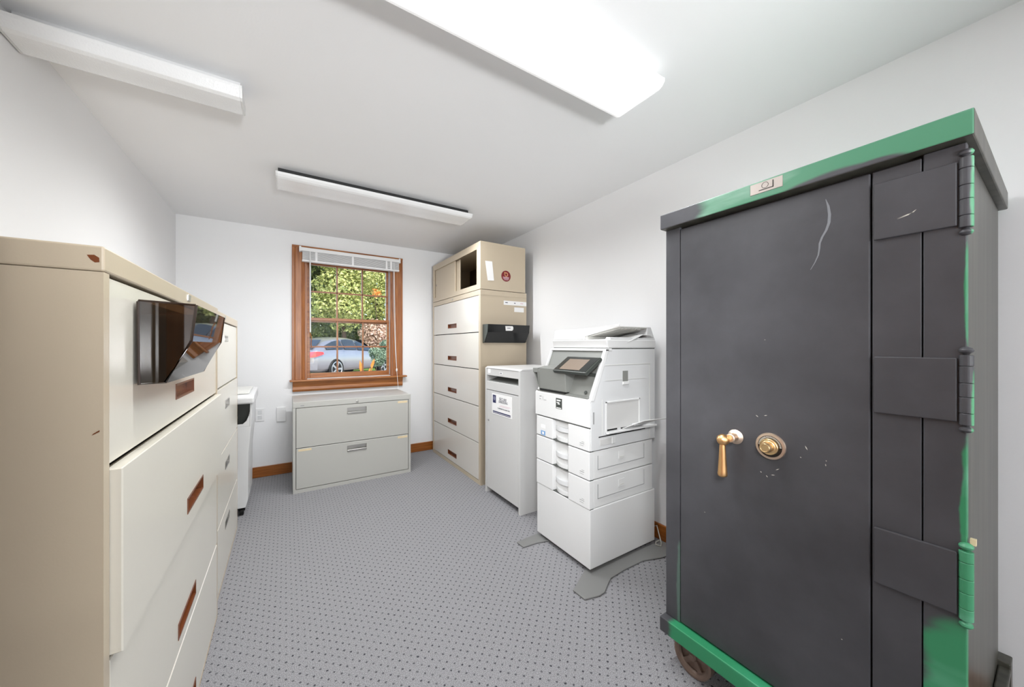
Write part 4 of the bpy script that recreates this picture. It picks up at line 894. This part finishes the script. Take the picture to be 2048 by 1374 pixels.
tree('yellow-green tree outside at the right of the upper panes', pxb((750,560,22,1.25),(765,600,21.5,1.25),(745,625,22,.95),(790,540,22.5,1.9),(735,590,22,.9)), M['leaf_bright'], 7000, .14, 5)
tree('low dark green hedge shrub outside behind the car roof', pxb((640,672,26,1.1),(680,668,26,1.2),(712,668,26,1.1),(600,670,26,1.3)), M['leaf_dark'], 7500, .18, 6, 'shrub', .08)
tree('pinkish dry shrub outside behind the lower right panes', pxb((748,665,21,.85),(775,675,21,1.0),(735,690,21,.55),(765,700,21,.8)), M['leaf_pink'], 5500, .14, 7, 'shrub', .06)
tree('dusty green shrub outside at the far right of the lower panes', pxb((765,712,11,.24),(750,705,11,.2),(772,690,11.2,.2),(756,722,11,.2)), M['leaf_blue'], 3200, .055, 8, 'shrub', .02)
tree('tall dark evergreen far behind the other trees outside', pxb((620,620,36,4.2),(700,600,36,4.2),(790,600,36,4.5),(640,480,37,5),(760,480,37,5),(700,690,36,2.6),(800,690,36,2.6),(560,680,36,2.6)), M['leaf_dark'], 16000, .42, 9, 'tree', .25)
# small plant with upright orange leaves
op = thing('plant', 'small plant with upright orange leaves just outside the lower right panes', 'plant', (1.22, 7.6, GZ))
w = B()
for (u, v, hgt, lean, wid) in ((722, 733, .24, -.02, .035), (744, 728, .22, .05, .03), (738, 742, .14, .03, .02)):
    p = at(u, v, 7.6); z_ = p.z
    w.tube([(1.22, 7.6, GZ), ((1.22+p.x)/2+.02, 7.6, (GZ+z_)/2), (p.x, 7.6, z_-hgt*.45)], .006, 5)
    w.plate([(p.x-.004, 7.6, z_-hgt*.5), (p.x-wid*.9, 7.61, z_-hgt*.12), (p.x-wid*.6+lean*.5, 7.6, z_+hgt*.25), (p.x+lean, 7.61, z_+hgt*.5), (p.x+wid+lean*.4, 7.6, z_+hgt*.15), (p.x+wid*.8, 7.6, z_-hgt*.2)], (0,1,0), .003)
w.build('leaves', M['leaf_orange'], op)
tree('sprig of orange leaves high on the right outside the window', pxb((752,585,14,.20)), M['leaf_orange'], 60, .09, 12, 'tree', .012)
tag(B().prism([(-8, 19.3), (16, 18.1), (24, 38), (-14, 38)], 'z', GZ, GZ+.02).build('lawn', M['grass']), 'lawn beyond the parked car outside', 'lawn')['kind'] = 'structure'

# ------------------------------------------------------------------ parked car
M['car_paint'] = paint('silver_grey_car_paint', (0,0,0), .25, .5, metal=.55, var=.02, lin=(.26, .26, .28), coat=.6)
M['car_glass'] = paint('tinted_car_glass', (34, 40, 42), .05, .8)
M['taillight'] = paint('red_tail_light', (214, 18, 30), .15, .6, coat=.8)
M['taillight_white'] = paint('white_tail_light', (235, 215, 215), .15, .6)
M['alloy'] = paint('alloy_rim', (170, 172, 176), .3, .5, metal=.8)
car = bpy.data.objects.new('car', None); C.objects.link(car)
tag(car, 'silver grey parked car with red tail light, seen outside through the lower window panes', 'car')
def carmesh(name, mat, verts, faces, smooth=True, parent=car, sub=0):
    me = bpy.data.meshes.new(name); me.from_pydata(verts, [], faces); me.materials.append(mat)
    o_ = bpy.data.objects.new(name, me); C.objects.link(o_); o_.parent = parent
    bm = bmesh.new(); bm.from_mesh(me); bmesh.ops.recalc_face_normals(bm, faces=bm.faces); bm.to_mesh(me); bm.free()
    for p in me.polygons: p.use_smooth = smooth
    if sub:
        md = o_.modifiers.new('sub', 'SUBSURF'); md.levels = sub; md.render_levels = sub
    return o_
# car space: x forward (rear bumper at 0, nose at 4.6), y left, z up
stations = [  # x, half width low, half width belt, z bottom, z belt, z top, half width top
 (0.00,.72,.70,.38,.86,.92,.66),(0.10,.84,.82,.26,.98,1.02,.74),(0.35,.89,.86,.22,1.00,1.18,.68),(0.80,.90,.87,.20,.99,1.38,.63),(1.40,.90,.87,.20,.97,1.45,.62),(2.10,.90,.87,.20,.95,1.45,.62),(2.70,.90,.87,.20,.93,1.33,.62),(3.25,.90,.86,.20,.91,.98,.74),(3.90,.88,.84,.22,.84,.88,.70),(4.40,.80,.76,.26,.70,.74,.60),(4.60,.66,.62,.36,.56,.60,.52)]
vs = []; fs = []
for (x, wl_, wb, z0, zb, zt, wt) in stations:
    ring = [(x,-wl_*.9,z0),(x,-wl_,z0+.16),(x,-wl_*1.0,(z0+zb)/2+.05),(x,-wb,zb),(x,-wt,zt-.05),(x,-wt*.6,zt),(x,0,zt+.015),(x,wt*.6,zt),(x,wt,zt-.05),(x,wb,zb),(x,wl_,(z0+zb)/2+.05),(x,wl_,z0+.16),(x,wl_*.9,z0)]
    vs += ring
n = 13
for i in range(len(stations)-1):
    for k in range(n): fs.append((i*n+k, (i+1)*n+k, (i+1)*n+(k+1)%n, i*n+(k+1)%n))
fs.append(tuple(range(n))); fs.append(tuple((len(stations)-1)*n+k for k in range(n)))
carmesh('body', M['car_paint'], vs, fs, sub=1)
def lerp(a, b, t): return a+(b-a)*t
def side_pt(x, t, s, out=.012):
    for a, b_ in zip(stations, stations[1:]):
        if a[0] <= x <= b_[0]:
            f = (x-a[0])/(b_[0]-a[0]); wb = lerp(a[2], b_[2], f); wt = lerp(a[6], b_[6], f); zb = lerp(a[4], b_[4], f); zt = lerp(a[5], b_[5], f)-.05
            return (x, s*(lerp(wb, wt, t)+out), lerp(zb, zt, t))
for s_ in (-1, 1):
    for xa, xb, ta_, tb_ in ((.55, 1.35, (.10,.62), (.10,.88)), (1.42, 2.05, (.08,.88), (.08,.88)), (2.12, 3.0, (.08,.88), (.08,.50))):
        P_ = [side_pt(xa, ta_[0], s_), side_pt((xa+xb)/2, .09, s_), side_pt(xb, tb_[0], s_), side_pt(xb, tb_[1], s_), side_pt((xa+xb)/2, (ta_[1]+tb_[1])/2+.06, s_), side_pt(xa, ta_[1], s_)]
        carmesh('side_window', M['car_glass'], P_, [tuple(range(6))], False)
carmesh('rear_window', M['car_glass'], [(.13,-.66,1.03),(.13,.66,1.03),(.62,.58,1.34),(.62,-.58,1.34)], [(0,1,2,3)], False)
carmesh('windshield', M['car_glass'], [(3.22,-.66,1.00),(3.22,.66,1.00),(2.66,.57,1.37),(2.66,-.57,1.37)], [(0,1,2,3)], False)
for s_ in (-1, 1):
    tl_ = carmesh('tail_light', M['taillight'], [(-.03,s_*.36,.80),(-.03,s_*.74,.76),(.08,s_*.87,.78),(.36,s_*.925,.86),(.34,s_*.915,.93),(.08,s_*.86,.95),(-.01,s_*.72,.93),(-.02,s_*.36,.90),(.1,s_*.36,.85),(.12,s_*.6,.85)], [(0,1,6,7),(1,2,5,6),(2,3,4,5),(0,8,7),(0,1,9,8),(6,7,8,9)], False)
    carmesh('reverse_lamp', M['taillight_white'], [(-.035,s_*.46,.83),(-.035,s_*.70,.82),(-.025,s_*.70,.88),(-.03,s_*.46,.88)], [(0,1,2,3)], False, tl_)
carmesh('rear_bumper', M['car_paint'], [(-.06,-.70,.36),(-.06,.70,.36),(.10,.90,.36),(.10,-.90,.36),(-.08,-.70,.58),(-.08,.70,.58),(.10,.91,.58),(.10,-.91,.58)], [(0,1,2,3),(4,5,6,7),(0,1,5,4),(1,2,6,5),(2,3,7,6),(3,0,4,7)], False)
carmesh('license_plate', M['paper'], [(-.09,-.24,.62),(-.09,.24,.62),(-.08,.24,.74),(-.08,-.24,.74)], [(0,1,2,3)], False)
def car_lathe(name, mat, prof, c, parent=car, nn=32):
    vs = []; fs = []; k = len(prof)
    for d_, r in prof:
        for i in range(nn): vs.append((c[0]+r*math.cos(2*PI*i/nn), c[1]+d_, c[2]+r*math.sin(2*PI*i/nn)))
    for j in range(k-1):
        for i in range(nn): fs.append((j*nn+i, j*nn+(i+1)%nn, (j+1)*nn+(i+1)%nn, (j+1)*nn+i))
    fs.append(tuple(range(nn))); fs.append(tuple((k-1)*nn+i for i in range(nn)))
    return carmesh(name, mat, vs, fs, False, parent)
for x in (.95, 3.65):
    for s_ in (-1, 1):
        wh = car_lathe('wheel', M['rubber'], [(0,.24),(s_*.02,.33),(s_*.20,.345),(s_*.23,.32),(s_*.22,.27)], (x, s_*.70, .345))
        car_lathe('rim', M['alloy'], [(s_*.10,.26),(s_*.232,.262),(s_*.236,.235),(s_*.215,.22)], (x, s_*.70, .345), wh)
        vs = []; fs = []
        for k in range(5):
            a = 2*PI*k/5
            for r0, hw in ((.04,.03),(.23,.035)):
                for e in (-1, 1): vs.append((x+r0*math.cos(a)-e*hw*math.sin(a), s_*.925, .345+r0*math.sin(a)+e*hw*math.cos(a)))
            b0 = k*4; fs.append((b0, b0+1, b0+3, b0+2))
        carmesh('spokes', M['alloy'], vs, fs, False, wh)
hdg = math.radians(47)          # heading, clockwise from +Y
fwd = Vector((math.sin(hdg), math.cos(hdg), 0)); left = Vector((-math.cos(hdg), math.sin(hdg), 0))
wheel_target = at(674, 738, 15.3); wheel_target.z = 0     # rear right wheel centre on the ground plane
org = wheel_target - (fwd*.95 - left*.92)*1.12
car.location = (org.x, org.y, GZ); car.rotation_euler = (0, 0, PI/2-hdg); car.scale = (1.12, 1.12, 1.14)
